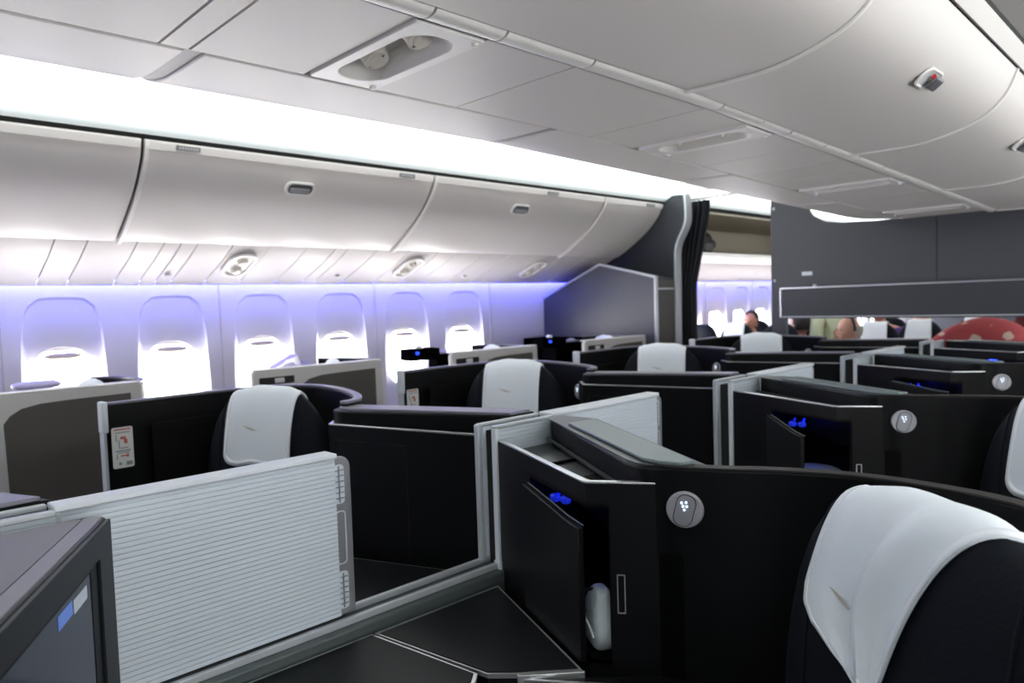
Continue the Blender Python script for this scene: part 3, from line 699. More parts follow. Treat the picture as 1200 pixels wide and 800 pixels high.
# ---- low side consoles beside the rail
def low(dx, sgn, labels):
    Y = (lambda y: y) if sgn > 0 else (lambda y: 2*YC-y)
    P = lambda pts: [(x+dx, Y(y)) for x, y in pts]
    ta = thing('side_console', labels[0], 'console', (.95+dx, Y(1.08), Z0))
    pa = P([(1.125, 1.236), (.788, 1.242), (.833, .950), (.868, .912), (.958, .834)])
    obj('body', MB().prism(pa, Z0+.005, -.668), 'shell', ta)
    cx = sum(p[0] for p in pa)/5; cy = sum(p[1] for p in pa)/5
    obj('edge_trim', MB().prism(pa, -.668, -.660), 'silver', ta)
    obj('top_panel', MB().prism([(cx+(x-cx)*.960, cy+(y-cy)*.955) for x, y in pa], -.663, -.6585), 'softtopdark', ta, bev=.001)
    obj('front_trim', MB().wall(P([(.866, .908), (.958, .829)]), .006, -.700, -.660, side=0), 'silver', ta, bev=.001)
    tb = thing('side_table', labels[1], 'table', (.5+dx, Y(1.08), Z0))
    pb = P([(.782, 1.244), (.22, 1.250), (.34, .935), (.80, .946), (.822, .965)])
    obj('body', MB().prism(pb, Z0+.005, -.668), 'shell', tb)
    cx = sum(p[0] for p in pb)/5; cy = sum(p[1] for p in pb)/5
    obj('edge_trim', MB().prism(pb, -.668, -.660), 'silver', tb)
    obj('top_panel', MB().prism([(cx+(x-cx)*.978, cy+(y-cy)*.955) for x, y in pb], -.663, -.6585), 'softtopdark', tb, bev=.001)
    tc = thing('armrest', labels[2], 'armrest', (.97+dx, Y(.78), Z0))
    pc = P([(.958, .828), (1.052, .735), (1.085, .66), (1.062, .642), (.874, .900)])
    obj('body', MB().prism(pc, Z0+.005, -.672), 'shell', tc)
    obj('edge_trim', MB().wall(P([(.874, .900), (1.062, .642)]), .006, -.676, -.667, side=0), 'silver', tc, bev=.001)
mat('softtopdark', (.004, .005, .006), .4, bump=(500, .08, .001), spec=.14)
low(0, 1, ('dark four-sided console top edged in silver at bottom centre, below the ajar cabinet', 'dark side table at the bottom edge, left of the silver-edged console', 'black armrest with thin silver line at the bottom edge, right of the console'))
low(0, -1, ('dark console top seen through the gap beyond the screen rail', 'dark side table behind the large ribbed screen', 'black armrest behind the gap in the privacy screens'))

# ================================================================== SEATS AND COVERS
def seat_top(w, c0=.245, e=2.9): return max(0, 1-(abs(w)/c0)**e)
SZ, SR = -.72, .46     # centre and half height of the backrest, top at -.26
def surf(w, a, off=0.0):
    """point on the backrest: w across, a = angle from front-bottom (-pi/2) over the top (pi/2) ... local x forward is -x"""
    k = seat_top(w); sg = lambda v, e: math.copysign(abs(v)**(2/e), v)
    rx = .075*k**(1/2.2); rz = SR*k**(1/2.9)
    return (-(rx+off)*sg(math.cos(a), 2.3), w, (rz+off)*sg(math.sin(a), 2.6))
def seat(x, y, rz, label, group, zt=0.0, lean=.03):
    t = thing('airline_seat', label, 'seat', (x, y, FL), rz, group)
    base = SZ-FL+zt
    def fn(v):
        return (v.x + lean*(v.z-SR)*1.0, v.y, v.z)
    m = MB()
    vs = []
    nu, nv = 40, 30
    def P(i, j):
        w = .24*math.sin(PI*(i/nu-.5)); a = 2*PI*j/nv; return Vector(surf(w, a))
    m = MB().grid(lambda i, j: fn(P(i, j))+Vector((0, 0, 0)) if False else Vector(fn(P(i, j)))+Vector((0, 0, base)), nu, nv)
    obj('backrest', m, 'navy', t, sm=True)
    for s in (-1, 1):
        pts = [Vector(fn(Vector(surf(s*.150, a, .001))))+Vector((0, 0, base)) for a in [0.0+.06*k for k in range(26)]]
        obj('seam', MB().tube(pts, .0022, 6), 'navyseam', t, sm=True)
        if False: obj('side_wing', MB().superell((-.035+lean*(-.25), s*.225, base-.02), .075, .045, .30, 2.6, 2.4, 20, 16, fn=lambda v: (v.x-.02*(1-v.z/.3), v.y, v.z)), 'navy', t, sm=True)
    obj('seat_cushion', MB().superell((-.30, 0, .42), .27, .25, .085, 3, 4, 28, 14), 'navy', t, sm=True)
    obj('seat_base', MB().box(-.50, -.06, -.20, .20, .0, .36), 'shell', t, bev=.02)
    obj('armrest', MB().box(-.48, -.08, -.30, -.255, .50, .56), 'shell', t, bev=.012, seg=3)
    return t
def pw(q, tab):
    for (a, u), (b, v) in zip(tab[:-1], tab[1:]):
        if q <= b: return u+(v-u)*(q-a)/(b-a)
    return tab[-1][1]
def cover(x, y, rz, label, group, zt=0.0, lean=.03, hw=.122, drop=.27, back=.10, folds=0, skew=0, emb=True):
    """white cloth draped over the top of a backrest"""
    t = thing('headrest_cover', label, 'headrest cover', (x, y, FL), rz, group); base = SZ-FL+zt
    # arc-length table of the (x,z) section for a given w
    def section(w, off):
        pts = [Vector(surf(w, a, off)) for a in [-.3+.02*k for k in range(int((PI+.6)/.02))]]
        pts = [Vector((p.x+lean*(p.z-SR), p.y, p.z)) for p in pts]
        k0 = max(range(len(pts)), key=lambda k: pts[k].z); cum = [0]
        for k in range(1, len(pts)): cum.append(cum[-1]+(pts[k]-pts[k-1]).length)
        return pts, [c-cum[k0] for c in cum]
    cache = {}
    def at(w, s, off):
        key = (round(w, 5), round(off, 5))
        if key not in cache: cache[key] = section(w, off)
        pts, cum = cache[key]
        if s <= cum[0]: p = pts[0]
        else:
            k = 1
            while k < len(cum)-1 and cum[k] < s: k += 1
            f = (s-cum[k-1])/max(1e-9, cum[k]-cum[k-1]); p = pts[k-1].lerp(pts[k], min(1, max(0, f)))
        return p + Vector((0, 0, base))
    nu, nv = 28, 44; rc = .055
    def M(w, s):
        if not folds: return w
        q = max(0, -s/drop); r = w/hw
        l = hw+pw(q, ((0, 0), (.25, .014), (.5, .026), (.62, .020), (.74, -.004), (.87, -.050), (1, -.105))); rr = -hw+.045*(1-math.exp(-q/.2))+.085*q
        return rr+(l-rr)*(r+1)/2
    def bulge(w, s):
        if not folds: return 0
        q = max(0, min(1, -s/drop)); r = w/hw
        return .020*math.exp(-((r+.45-.15*q)/.20)**2)*min(1, q*2.0) + .012*q*max(0, r) - .006*math.exp(-((r+.02)/.16)**2)*min(1, q*1.6) + .005*math.exp(-((r-.55)/.2)**2)*q
    def edge(s):          # half width at position s: rounded lower corners
        q = s+drop
        if q < rc: return hw-rc+math.sqrt(max(0, rc*rc-(rc-q)**2))
        return hw
    def P(i, j, extra=0, cap=1.0):
        s = -drop+(drop+back)*j/nv; h = edge(s)*cap; w = h*(2*i/nu-1)
        off = .006+extra
        if folds:
            pass
        off += .0015*math.sin(w*60+s*20)
        return at(M(w, s), s, off+bulge(w, s))
    m = MB().grid(lambda i, j: P(i, j), nu, nv)
    c = obj('cloth', m, 'cover', t, sm=True); sl = c.modifiers.new('solid', 'SOLIDIFY'); sl.thickness = .0025; sl.offset = 1
    # hem band: a slightly raised strip round the edge
    hm = MB()
    def H_(i, j, inner):
        s = -drop+(drop+back)*j/nv; h = edge(s); 
        return None
    left = [P(0, j, .002) for j in range(nv+1)]; right = [P(nu, j, .002) for j in range(nv+1)]
    bot = [P(i, 0, .002) for i in range(nu+1)]
    def inset(i, j):
        s = -drop+(drop+back)*j/nv; h = edge(s); w = h*(2*i/nu-1)
        w2 = max(-(hw-.012), min(hw-.012, w)); s2 = max(s, -drop+.012)
        if s2 < -drop+rc: 
            q = s2+drop-.012+.0; r2 = rc-.012
            hh = hw-rc+math.sqrt(max(0, r2*r2-(max(0, r2-max(0, q)))**2)); w2 = max(-hh, min(hh, w2))
        off = .009
        if folds:
            pass
        off += .0015*math.sin(w2*60+s2*20)
        return at(M(w2, s2), s2, off+bulge(w2, s2))
    border = [(0, j) for j in range(nv, 0, -1)] + [(i, 0) for i in range(nu+1)] + [(nu, j) for j in range(1, nv+1)]
    a = [P(i, j, .003) for i, j in border]; b2 = [inset(i, j) for i, j in border]; n = len(border)
    hm.add(a+b2, [(i, i+1, n+i+1, n+i) for i in range(n-1)]); h = obj('hem', hm, 'coverhem', t, sm=True)
    sl = h.modifiers.new('solid', 'SOLIDIFY'); sl.thickness = .002; sl.offset = 1
    if emb:
        em = MB(); pts = []
        for k in range(13):
            u = k/12; w = .046-.062*u; s = -drop*.62+.012-.020*u + (.010*(max(0, u-.75)/.25)**2)
            th = .0035*math.sin(PI*min(1, u*1.15+.08))*(.4+u) + .0004
            pts.append((w, s, th))
        tw = [(w+.0, s+th, 1) for w, s, th in pts]
        def E(w, s):
            off = .0135
            if folds:
                pass
            return at(M(w, s), s, off+bulge(w, s)+.0015*math.sin(w*60+s*20))
        up = [E(w, s+th) for w, s, th in pts]; dn = [E(w, s-th) for w, s, th in pts]; n = len(up)
        em.add(up+dn, [(i, i+1, n+i+1, n+i) for i in range(n-1)]); obj('emblem', em, 'emblem', t, label='small beige ribbon emblem')
    return t
AN = math.radians(-27); AL = math.radians(27)
sl_ = ['beside the lidded ledge, nearest the camera', 'second in the right column, cut by the photo edge']
for k in range(2):
    seat(1.00+PITCH*k, .285, AN, 'dark navy seat '+sl_[k], 'seats of the right centre column')
cover(1.00, .285, AN, 'white headrest cover with folds hanging large at lower right', 'headrest covers of the centre seats', folds=.022, hw=.122, drop=.295, back=.13, zt=-.006)
cover(1.00+PITCH, .285, AN, 'white headrest cover at the right photo edge, half cut off', 'headrest covers of the centre seats', drop=.28, back=.1)
ls = ['directly behind the big ribbed screen', 'second from camera, behind the violet-grey ledge', 'third from camera', 'farthest from camera, near the aisle opening']
for k in range(4):
    seat(1.06+PITCH*k, 2.24, AL, 'dark navy left column seat '+ls[k], 'seats of the left centre column', zt=.012)
    cover(1.06+PITCH*k, 2.24, AL, 'white headrest cover, left column seat '+ls[k], 'headrest covers of the centre seats', zt=.012, drop=.27, back=.06, hw=.125)

# ================================================================== THE BIG MONITOR (lower left)
t = thing('seat_monitor', 'large dark seat monitor with grey top at the lower left corner', 'monitor', (.2, 1.0, -.95))
S0 = Vector((.308, 1.215, 0)); S1 = Vector((-.02, .612, 0)); dv = (S1-S0).normalized(); nv = Vector((dv.y, -dv.x, 0)); nv = nv if nv.x > 0 else -nv
S0 = Vector((.306, 1.212, 0)); Ls = .62; back = -nv
q = lambda a, b, z: S0 + dv*a + back*b + Vector((0, 0, z))
zt_ = -.302; zb_ = -.86
hp = [q(0, 0, 0), q(Ls, 0, 0), q(Ls, .20, 0), Vector((.12, 1.235, 0)), Vector((.285, 1.235, 0))]
obj('housing', MB().prism([(v.x, v.y) for v in hp], zb_, zt_), 'bezel', t, bev=.004, seg=3)
tp = [q(.012, .030, 0), q(Ls, .030, 0), q(Ls, .195, 0), Vector((.10, 1.225, 0)), Vector((.270, 1.225, 0))]
obj('top_panel', MB().prism([(v.x, v.y) for v in tp], zt_-.001, zt_+.0015), 'housing', t, label='matt grey top panel')
lp = [q(.003, .004, 0), q(Ls, .004, 0), q(Ls, .0285, 0), q(.003, .0285, 0)]
obj('top_lip', MB().prism([(v.x, v.y) for v in lp], zt_-.001, zt_+.002), 'housinglip', t, bev=.001)
# bezel ring + screen on the front plane
o = q(0, 0, 0); zz = Vector((0, 0, 1)); s = 1 if dv.cross(zz).dot(nv) > 0 else -1
outer = rrect(.001, Ls, zb_+.005, zt_-.003, .002, 2); inner = rrect(.066, Ls-.04, -.80, -.346, .004, 2)
obj('bezel', MB().ringplate(o, dv, zz, outer, inner, s*.006), 'bezel', t, bev=.001)
obj('screen_border', MB().ringplate(o, dv, zz, inner, rrect(.101, Ls-.06, -.78, -.353, .002, 2), s*.0025), 'screenblack', t)
sc_ = obj('screen', MB().plate(o, dv, zz, rrect(.099, Ls-.06, -.785, -.350, .002, 2), s*.0015), 'screen', t)
obj('blue_button', MB().plate(o+nv*.0017, dv, zz, rrect(.183, .237, -.378, -.360, .002, 2), s*.0005), 'uiblue', sc_, label='blue lit button')
obj('white_button', MB().plate(o+nv*.0017, dv, zz, rrect(.121, .177, -.381, -.363, .002, 2), s*.0005), 'uiwhite', sc_, label='pale lit button')

# ================================================================== THINGS IN AND ON THE SUITES
def pouch(c, rz, label):
    t = thing('amenity_pouch', label, 'pouch', c, 0)
    c = Vector(c)
    m = MB().superell((0, 0, .055), .026, .044, .060, 3.6, 3.6, 24, 16, fn=lambda v: (v.x*(1-.30*max(0, v.z/.058)), v.y*(1-.35*max(0, v.z/.058))+.004*math.sin(v.z*90), v.z))
    rot = Matrix.Rotation(rz, 3, 'Z'); m.v = [tuple(rot @ Vector(v)+c) for v in m.v]; obj('bag', m, 'pouch', t, sm=True)
    s = MB().tube([rot @ Vector(p)+c for p in ((-.0265, -.035, .03), (-.028, -.015, .045), (-.027, .015, .052), (-.022, .036, .075))], .0022, 6); obj('seam', s, 'card', t, sm=True)
    s = MB().tube([rot @ Vector(p)+c for p in ((-.010, .0, .108), (-.026, .012, .104), (-.033, .014, .085), (-.033, .014, .068), (-.024, .010, .062))], .0032, 6); obj('strap', s, 'strap', t, sm=True, label='black strap')
    return t
pouch((1.046, .862, -.652), -.55, 'grey-white soft pouch with black strap lying in the ajar cabinet')
top('folded_blanket', MB().superell((2.30, .975, -.606), .065, .085, .052, 3.5, 3, 24, 12, fn=lambda v: (v.x, v.y, v.z+.003*math.sin(v.x*60))), 'pouch', 'pale folded cloth in the blue-lit open cabinet', 'blanket', sm=True)
bshelf = MB().prism([(2.13+.03, 1.10), (2.13+.10, 1.09), (2.13+.13, .90), (2.14, .90)], -.617, -.609)
# soft white pillow corner on the near seat
pm = MB().superell((.80, .405, -.738), .075, .14, .238, 1.5, 2.2, 40, 24, fn=lambda v: (v.x+.010*math.sin(v.z*40+v.y*25), v.y+.006*math.sin(v.z*55), v.z+.012*math.sin(v.y*45+v.x*30)))
top('pillow', pm, 'cover', 'crumpled white pillow peeking up at the bottom edge by the near seat', 'pillow', sm=True)

# ================================================================== WINDOW-SIDE SUITES
def outer(k, label):
    dx = PITCH*k; t = thing('window_suite_wall', label, 'partition', (1.7+dx, 3.08, FL), group='light grey suite walls along the left aisle')
    x0, x1 = 1.372+dx, 2.045+dx; zt0, zt1 = -.262, -.262
    out = rrect(x0, x1, FL+.02, -.260, .018, 4)
    obj('frame', MB().plate((0, 3.075, 0), (1, 0, 0), (0, 0, 1), out, -.03 if False else .03), 'greyplastic', t, bev=.006, seg=3)
    ins = [(x0+.225, -.90), (x0+.215, -.365), (x0+.235, -.338), (x0+.270, -.316), (x0+.33, -.304), (x0+.42, -.300), (x1-.044, -.297), (x1-.044, -.90)]
    obj('inset_panel', MB().plate((0, 3.046, 0), (1, 0, 0), (0, 0, 1), ins, .002), 'taupe', t, label='taupe inset panel')
    obj('handle_slot', MB().plate((0, 3.046, 0), (1, 0, 0), (0, 0, 1), rrect(x0+.030, x0+.195, -.324, -.292, .004), .003), 'gap', t)
    obj('handle', MB().box(x0+.10, x0+.145, 3.036, 3.044, -.320, -.298), 'greyplastic', t, bev=.003)
    obj('top_rail', MB().box(x0+.01, x1-.01, 3.040, 3.10, -.262, -.255), 'greyplastic', t, bev=.004)
    return t
OL = ['light grey suite wall with taupe panel at the left photo edge', 'light grey suite wall with taupe panel and handle slot, behind the nearest white headrest cover',
      'light grey suite wall, third along the window side, behind the second headrest cover', 'light grey suite wall farthest away in front of the grey closet']
for k in range(-1, 3): outer(k, OL[k+1])
def oconsole(k, lab):
    dx = PITCH*k; t = thing('window_console', lab, 'console', (1.75+dx, 3.8, FL), group='dark consoles along the windows')
    # tall back wall of the suite and the ledge with an angled screen hood
    obj('body', MB().prism([(1.72+dx, 3.62), (1.98+dx, 3.62), (2.10+dx, 3.92), (1.88+dx, 3.92)], Z0, -.305), 'consoledark', t, bev=.01)
    obj('console_top', MB().prism([(1.715+dx, 3.61), (1.99+dx, 3.61), (2.11+dx, 3.93), (1.875+dx, 3.93)], -.305, -.298), 'captrim', t, bev=.003)
    return t
for k in range(-1, 3): oconsole(k, ['dark console under the leftmost window, topped with papers', 'dark console under the third window behind the grey suite wall',
    'dark console with blue-lit box under the fifth window', 'dark console against the grey closet, farthest of the row'][k+1])
def odivider(k):
    pass
def oshell(k, lab):
    dx = PITCH*k
    t = thing('window_suite_shell', lab, 'seat shell', (2.0+dx, 3.5, FL), group='black shells of the window suites')
    path = smooth([(2.035+dx, 3.11), (2.10+dx, 3.20), (2.13+dx, 3.35), (2.10+dx, 3.5), (2.02+dx, 3.62)], 4)
    obj('shell_wall', MB().wall(path, .026, Z0, -.272, side=1), 'shell', t, sm=True, bev=.003)
    obj('shell_cap', MB().wall(path, .026, -.272, -.264, side=1), 'captrim', t, sm=True)
for k in range(-1, 3): oshell(k, ['black curved shell top behind the leftmost grey suite wall', 'black curved shell behind the grey suite wall with the handle slot', 'black curved shell of the third window suite', 'black curved shell of the last window suite by the closet'][k+1])
AO = math.radians(-25)
for k in range(-1, 3):
    w = ['at the left photo edge', 'second from the left', 'third along the windows', 'last before the closet'][k+1]
    seat(1.93+PITCH*k, 3.32, AO, 'dark window-side seat '+w+', hidden by its grey suite wall', 'window side seats')
    cover(1.93+PITCH*k, 3.32, AO, 'rounded top of the white headrest cover of the window seat '+w, 'window side headrest covers', emb=False, drop=.2, zt=.0)
# items on the window consoles
def tent(c, lab, wide=.10, h=.055, m1='lilac'):
    t = thing('folded_menu', lab, 'menu', c); c = Vector(c)
    obj('cover_sheet', MB().add([c+Vector(v) for v in ((-wide, -.05, 0), (wide*.5, -.05, h), (wide*.6, .05, h), (-wide*.9, .05, 0), (-wide, -.05, -.003), (wide*.5, -.05, h-.003), (wide*.6, .05, h-.003), (-wide*.9, .05, -.003))], [(0, 1, 2, 3), (4, 5, 6, 7), (0, 1, 5, 4), (1, 2, 6, 5), (2, 3, 7, 6), (3, 0, 4, 7)]), m1, t)
    obj('inner_sheet', MB().add([c+Vector(v) for v in ((wide*.5, -.048, h), (wide*.75, -.048, 0), (wide*.85, .048, 0), (wide*.6, .048, h), (wide*.5, -.045, h-.004), (wide*.73, -.045, 0), (wide*.82, .045, 0), (wide*.58, .045, h-.004))], [(0, 1, 2, 3), (4, 5, 6, 7), (0, 1, 5, 4), (1, 2, 6, 5), (2, 3, 7, 6), (3, 0, 4, 7)]), 'paper', t)
tent((.80, 3.68, -.297), 'white folded menu standing tilted on the leftmost window console', .17, .065, 'paper')
tent((1.84, 3.66, -.297), 'lilac folded menu with white back on the second window console', .09, .06)
t = top('folded_cloth', MB().superell((.68, 3.62, -.280), .09, .06, .018, 2.4, 3, 20, 10), 'lilac', 'crumpled lilac cloth beside the white menu on the leftmost console', 'cloth', sm=True)
for (x, y, lab) in ((2.70, 3.60, 'dark control box with blue lights on the third window console'), (3.88, 3.60, 'dark control box with white cap and blue light beside the round lamp')):
    t = thing('control_box', lab, 'control box', (x, y, -.33)); 
    obj('box', MB().prism([(x-.12, y-.05), (x+.10, y-.07), (x+.12, y+.08), (x-.10, y+.08)], -.33, -.258), 'consoledark', t, bev=.008, seg=3)
    for q_ in (-.075,):
        obj('blue_light', MB().cyl((x+q_, y-.062, -.282), (x+q_, y-.078, -.282), .010, .008, 14), 'bluedot', t, label='blue light')
    obj('cap', MB().cyl((x-.02, y-.01, -.258), (x-.02, y-.01, -.238), .022, .020, 18), 'paper', t, bev=.003)
# side wall and lamp at the closet foot
t = thing('closet_console', 'dark low console with a glowing round lamp in front of the grey closet', 'console', (4.4, 3.7, FL))
obj('body', MB().prism([(4.30, 3.30), (4.43, 3.30), (4.43, 4.18), (4.18, 4.18)], Z0, -.285), 'consoledark', t, bev=.006)
c = Vector((4.27, 3.72, -.325)); lam = obj('round_lamp', MB().cyl(c+Vector((-.03, -.01, 0)), c+Vector((-.05, -.017, 0)), .045, .043, 24), 'lampplate', t, bev=.003)
obj('lamp_light', MB().cyl(c+Vector((-.05, -.017, 0)), c+Vector((-.056, -.019, 0)), .026, .024, 20), 'lampwhite', lam, label='glowing lamp disc')

# ================================================================== BEYOND THE BULKHEAD: THE NEXT CABIN
# open locker over the far windows
t = thing('open_locker', 'open beige overhead locker seen through the aisle opening', 'overhead locker', (6.7, 3.6, .35))
x0, x1 = 5.30, 8.6
obj('locker_floor', MB().xprism([(3.40, .375), (4.1, .375), (4.1, .39), (3.40, .39)], x0, x1), 'binopen', t)
obj('locker_front_lip', MB().xstrip([(3.38, .392), (3.46, .358), (3.70, .350)], .022, x0, x1, side=-1), 'binrim', t, sm=True, bev=.003)
obj('locker_back', MB().xprism([(4.08, .38), (4.10, .38), (4.10, .706), (4.08, .706)], x0, x1), 'binopen', t)
obj('locker_roof', MB().xprism([(3.25, .706), (4.1, .706), (4.1, .720), (3.25, .720)], x0, x1), 'binopen', t)
obj('locker_end', MB().xprism([(3.26, .70), (3.40, .39), (4.1, .39), (4.1, .73)], x0, x0+.03), 'psu', t)
if False: obj('raised_door', MB().xstrip([(3.23, .735), (3.30, .742), (3.8, .72)], .012, x0, x1), 'binopen', t)
obj('inner_ring', MB().cyl((7.0, 4.078, .56), (7.0, 4.070, .56), .05, .045, 20), 'woodgrey', t)
t = thing('backpack', 'small dark bag in the open overhead locker', 'bag', (5.95, 3.6, .39))
obj('bag', MB().superell((5.95, 3.62, .50), .11, .12, .11, 2.8, 2.8, 24, 14), 'strap', t, sm=True)
obj('pocket', MB().superell((5.93, 3.51, .45), .08, .03, .05, 2.8, 2.8, 16, 10), 'woodgrey', t, sm=True)
for a, b, lb in ((8.6, 10.1, 'closed cream locker far back in the next cabin'), (10.1, 11.6, 'closed cream locker farther back in the next cabin'), (11.6, 13.0, 'last cream locker far back in the next cabin')):
    window_bin(a, b, lb, group='lockers of the next cabin')
struct('trim_30', MB().xprism([(3.26, .722), (3.30, .63), (3.42, .525), (3.58, .425), (3.72, .37), (4.1, .37), (4.15, .722)], 4.72, 4.80), 'gap')
# economy seats
def eco(x, y, label, group, cov=True, zt=.0, tw=0):
    t = thing('economy_seat', label, 'seat', (x, y, FL), 0, group, True)
    m = MB().superell((0, 0, .72), .07, .225, .48, 3.4, 2.6, 30, 20, fn=lambda v: (v.x+.15*(v.z+.2), v.y*(1-.18*max(0, v.z/.48)**3), v.z)); obj('backrest', m, 'navy', t, sm=True)
    obj('seat_cushion', MB().superell((-.27, 0, .42), .26, .22, .08, 3, 4, 20, 12), 'navy', t, sm=True)
    obj('armrest', MB().box(-.40, .02, .225, .265, .58, .62), 'shell', t, bev=.01)
    obj('seat_base', MB().box(-.40, 0, -.15, .15, 0, .34), 'shell', t, bev=.02)
    if cov:
        c = thing('headrest_cover', 'white cover on the '+label.replace('black economy ', '').replace(' through the bulkhead', ''), 'headrest cover', (x, y, FL), 0, 'headrest covers of the next cabin', True)
        def P(i, j):
            w = (.072+.04*(j/14))*(i/8-1); a = PI*.80-(PI*.80-.30)*j/14
            zz = .48*math.copysign(abs(math.sin(a))**(2/3.4), math.sin(a)); xx = -.078*math.copysign(abs(math.cos(a))**(2/3.4), math.cos(a))
            return Vector((xx+.15*(zz+.2)-.004, w, .726+zz*1.01))
        o = obj('cloth', MB().grid(P, 16, 14), 'cover', c, sm=True); o.modifiers.new('s', 'SOLIDIFY').thickness = .004
    return t
g1 = 'window block seats of the next cabin'; g2 = 'middle block seats of the next cabin'
ecos = [(6.38, 3.92, 'black economy seat right beside the curtain edge', g1, False), (6.45, 3.56, 'black economy seat left of the sleeping passenger', g1, True),
        (6.45, 3.12, 'black economy seat right of the sleeping passenger by the bulkhead edge', g1, False),
        (7.42, 3.87, 'black economy seat in which the sleeping passenger leans', g1, False),
        (7.42, 3.43, 'black economy seat seen left of the green shirt through the bulkhead slot', g1, True),
        (6.55, 2.30, 'black economy seat just right of the bald passenger', g2, True),
        (7.05, 2.10, 'black economy seat with wide tapered white cover in the slot', g2, True),
        (7.95, 2.66, 'black economy seat behind the bald passenger', g2, False),
        (7.9, 1.86, 'black economy seat below the blond head', g2, True),
        (7.0, 1.02, 'black economy seat at the right end of the bulkhead slot', g2, True)]
for x, y, lb, g, cv in ecos:
    if lb != 'x': eco(x, y, lb, g, cv)
# people
def head(t, c, r=.095, face=(-1, 0, 0), skin='skin', hair='hairdark', bald=False, tilt=0, parent=None):
    f = Vector(face).normalized(); s = Vector((0, 0, 1)).cross(f).normalized(); u = Vector((0, 0, 1))
    if tilt:
        qn = Quaternion(f, tilt); s = qn @ s; u = qn @ u
    c = Vector(c); T = lambda v: c + f*v[0] + s*v[1] + u*v[2]
    def fn(v):
        x, y, z = v; jaw = max(0, -z/(r*1.22)); y *= 1-.28*jaw; x = x*(1-.12*jaw)+.012*jaw
        nose = math.exp(-((z+.012)/.022)**2-(y/.014)**2)*.024 if x > 0 else 0
        eye = -math.exp(-((z-.012)/.014)**2)*(math.exp(-((y-.032)/.016)**2)+math.exp(-((y+.032)/.016)**2))*.009 if x > 0 else 0
        lip = math.exp(-((z+.052)/.009)**2-(y/.026)**2)*.006 if x > 0 else 0
        return (x+nose+eye+lip, y, z)
    m = MB().superell((0, 0, 0), r*.98, r*.80, r*1.22, 2.1, 2.1, 40, 30, fn=fn)
    for sd in (-1, 1): m.superell((-.005, sd*r*.80, -.005), .018, .010, .030, nu=12, nv=8)
    m.v = [tuple(T(v)) for v in m.v]; return m, T, r
def person(label, hc, face, skin, hair, cloth, bald=False, tilt=0, sh=None, glasses=False, arms=None, hairm=None, standing=False, sink=.0, legs='sit'):
    """one continuous skinned body: pelvis, chest, neck, head joint, arms with hands, legs; head shape merged on top"""
    hc = Vector(hc); f = Vector(face).normalized(); s = Vector((0, 0, 1)).cross(f)
    t = thing('person', label, 'person', (hc.x, hc.y, FL))
    nk = hc+Vector((0, 0, -.13))-f*.01; ch = nk+Vector((0, 0, -.14))-f*.02; wa = ch+Vector((0, 0, -.22)); pe = wa+Vector((0, 0, -.18))
    V = [pe, wa, ch, nk, hc+Vector((0, 0, -.03))]; Rr = [.15, .135, .150, .052, .060]; E_ = [(0, 1), (1, 2), (2, 3), (3, 4)]
    for sd in (-1, 1):
        n0 = len(V); sh_ = ch+s*sd*.18+Vector((0, 0, .06)); el = sh_+Vector((0, 0, -.27))+s*sd*.05; wr = el+f*.20+Vector((0, 0, -.10))-s*sd*.08; hd = wr+f*.07
        if arms and sd in arms: el, wr = [Vector(a) for a in arms[sd]]; hd = wr+(wr-el).normalized()*.08
        V += [sh_, el, wr, hd]; Rr += [.062, .046, .030, .034]; E_ += [(2, n0), (n0, n0+1), (n0+1, n0+2), (n0+2, n0+3)]
        d = (hd-wr).normalized(); pp = d.cross(s*sd if abs(d.dot(s)) < .9 else f).normalized()
        for q_ in range(4):
            n1 = len(V); V += [hd+d*.045+pp*(q_-1.5)*.019, hd+d*(.078-.008*abs(q_-1.3))+pp*(q_-1.5)*.021-Vector((0, 0, .012))]; Rr += [.009, .007]; E_ += [(n0+3, n1), (n1, n1+1)]
        n1 = len(V); V += [wr+d*.045+pp*.040]; Rr += [.010]; E_ += [(n0+3, n1)]
        n2 = len(V); hip = pe+s*sd*.09
        if legs == 'sit': kn = hip+f*.44; ft = kn+Vector((0, 0, FL+.08-kn.z))
        else: kn = hip+Vector((0, 0, (FL-hip.z)*.48)); ft = hip+Vector((0, 0, FL-hip.z+.06))
        V += [hip, kn, ft, ft+f*.14]; Rr += [.09, .062, .042, .036]; E_ += [(0, n2), (n2, n2+1), (n2+1, n2+2), (n2+2, n2+3)]
    o0 = Vector(t.location); me = bpy.data.meshes.new('body'); me.from_pydata([tuple(v-o0) for v in V], E_, [])
    o = bpy.data.objects.new('body', me); col.objects.link(o); o.parent = t; me.materials.append(MATS[skin])
    o.modifiers.new('skin', 'SKIN').use_smooth_shade = True; o.modifiers.new('sub', 'SUBSURF').levels = 2
    for i, r in enumerate(Rr): me.skin_vertices[0].data[i].radius = (r, r)
    me.skin_vertices[0].data[0].use_root = True
    # clothing: torso + sleeves, slightly larger skinned shell
    idx = [0, 1, 2]; V2 = [V[0], V[1], V[2], V[2]+Vector((0, 0, .09))]; R2 = [.160, .150, .168, .085]; E2 = [(0, 1), (1, 2), (2, 3)]
    for sd, n0 in ((-1, 5), (1, None)):
        pass
    k = 5
    for sd in (-1, 1):
        n0 = len(V2); V2 += [V[k], V[k+1], V[k+1].lerp(V[k+2], .85)]; R2 += [.075, .058, .040]; E2 += [(2, n0), (n0, n0+1), (n0+1, n0+2)]; k += 4+8+1+4
    me = bpy.data.meshes.new('shirt'); me.from_pydata([tuple(v-o0) for v in V2], E2, []); c = bpy.data.objects.new('shirt', me); col.objects.link(c); c.parent = o; me.materials.append(MATS[cloth])
    c.modifiers.new('skin', 'SKIN').use_smooth_shade = True; c.modifiers.new('sub', 'SUBSURF').levels = 2
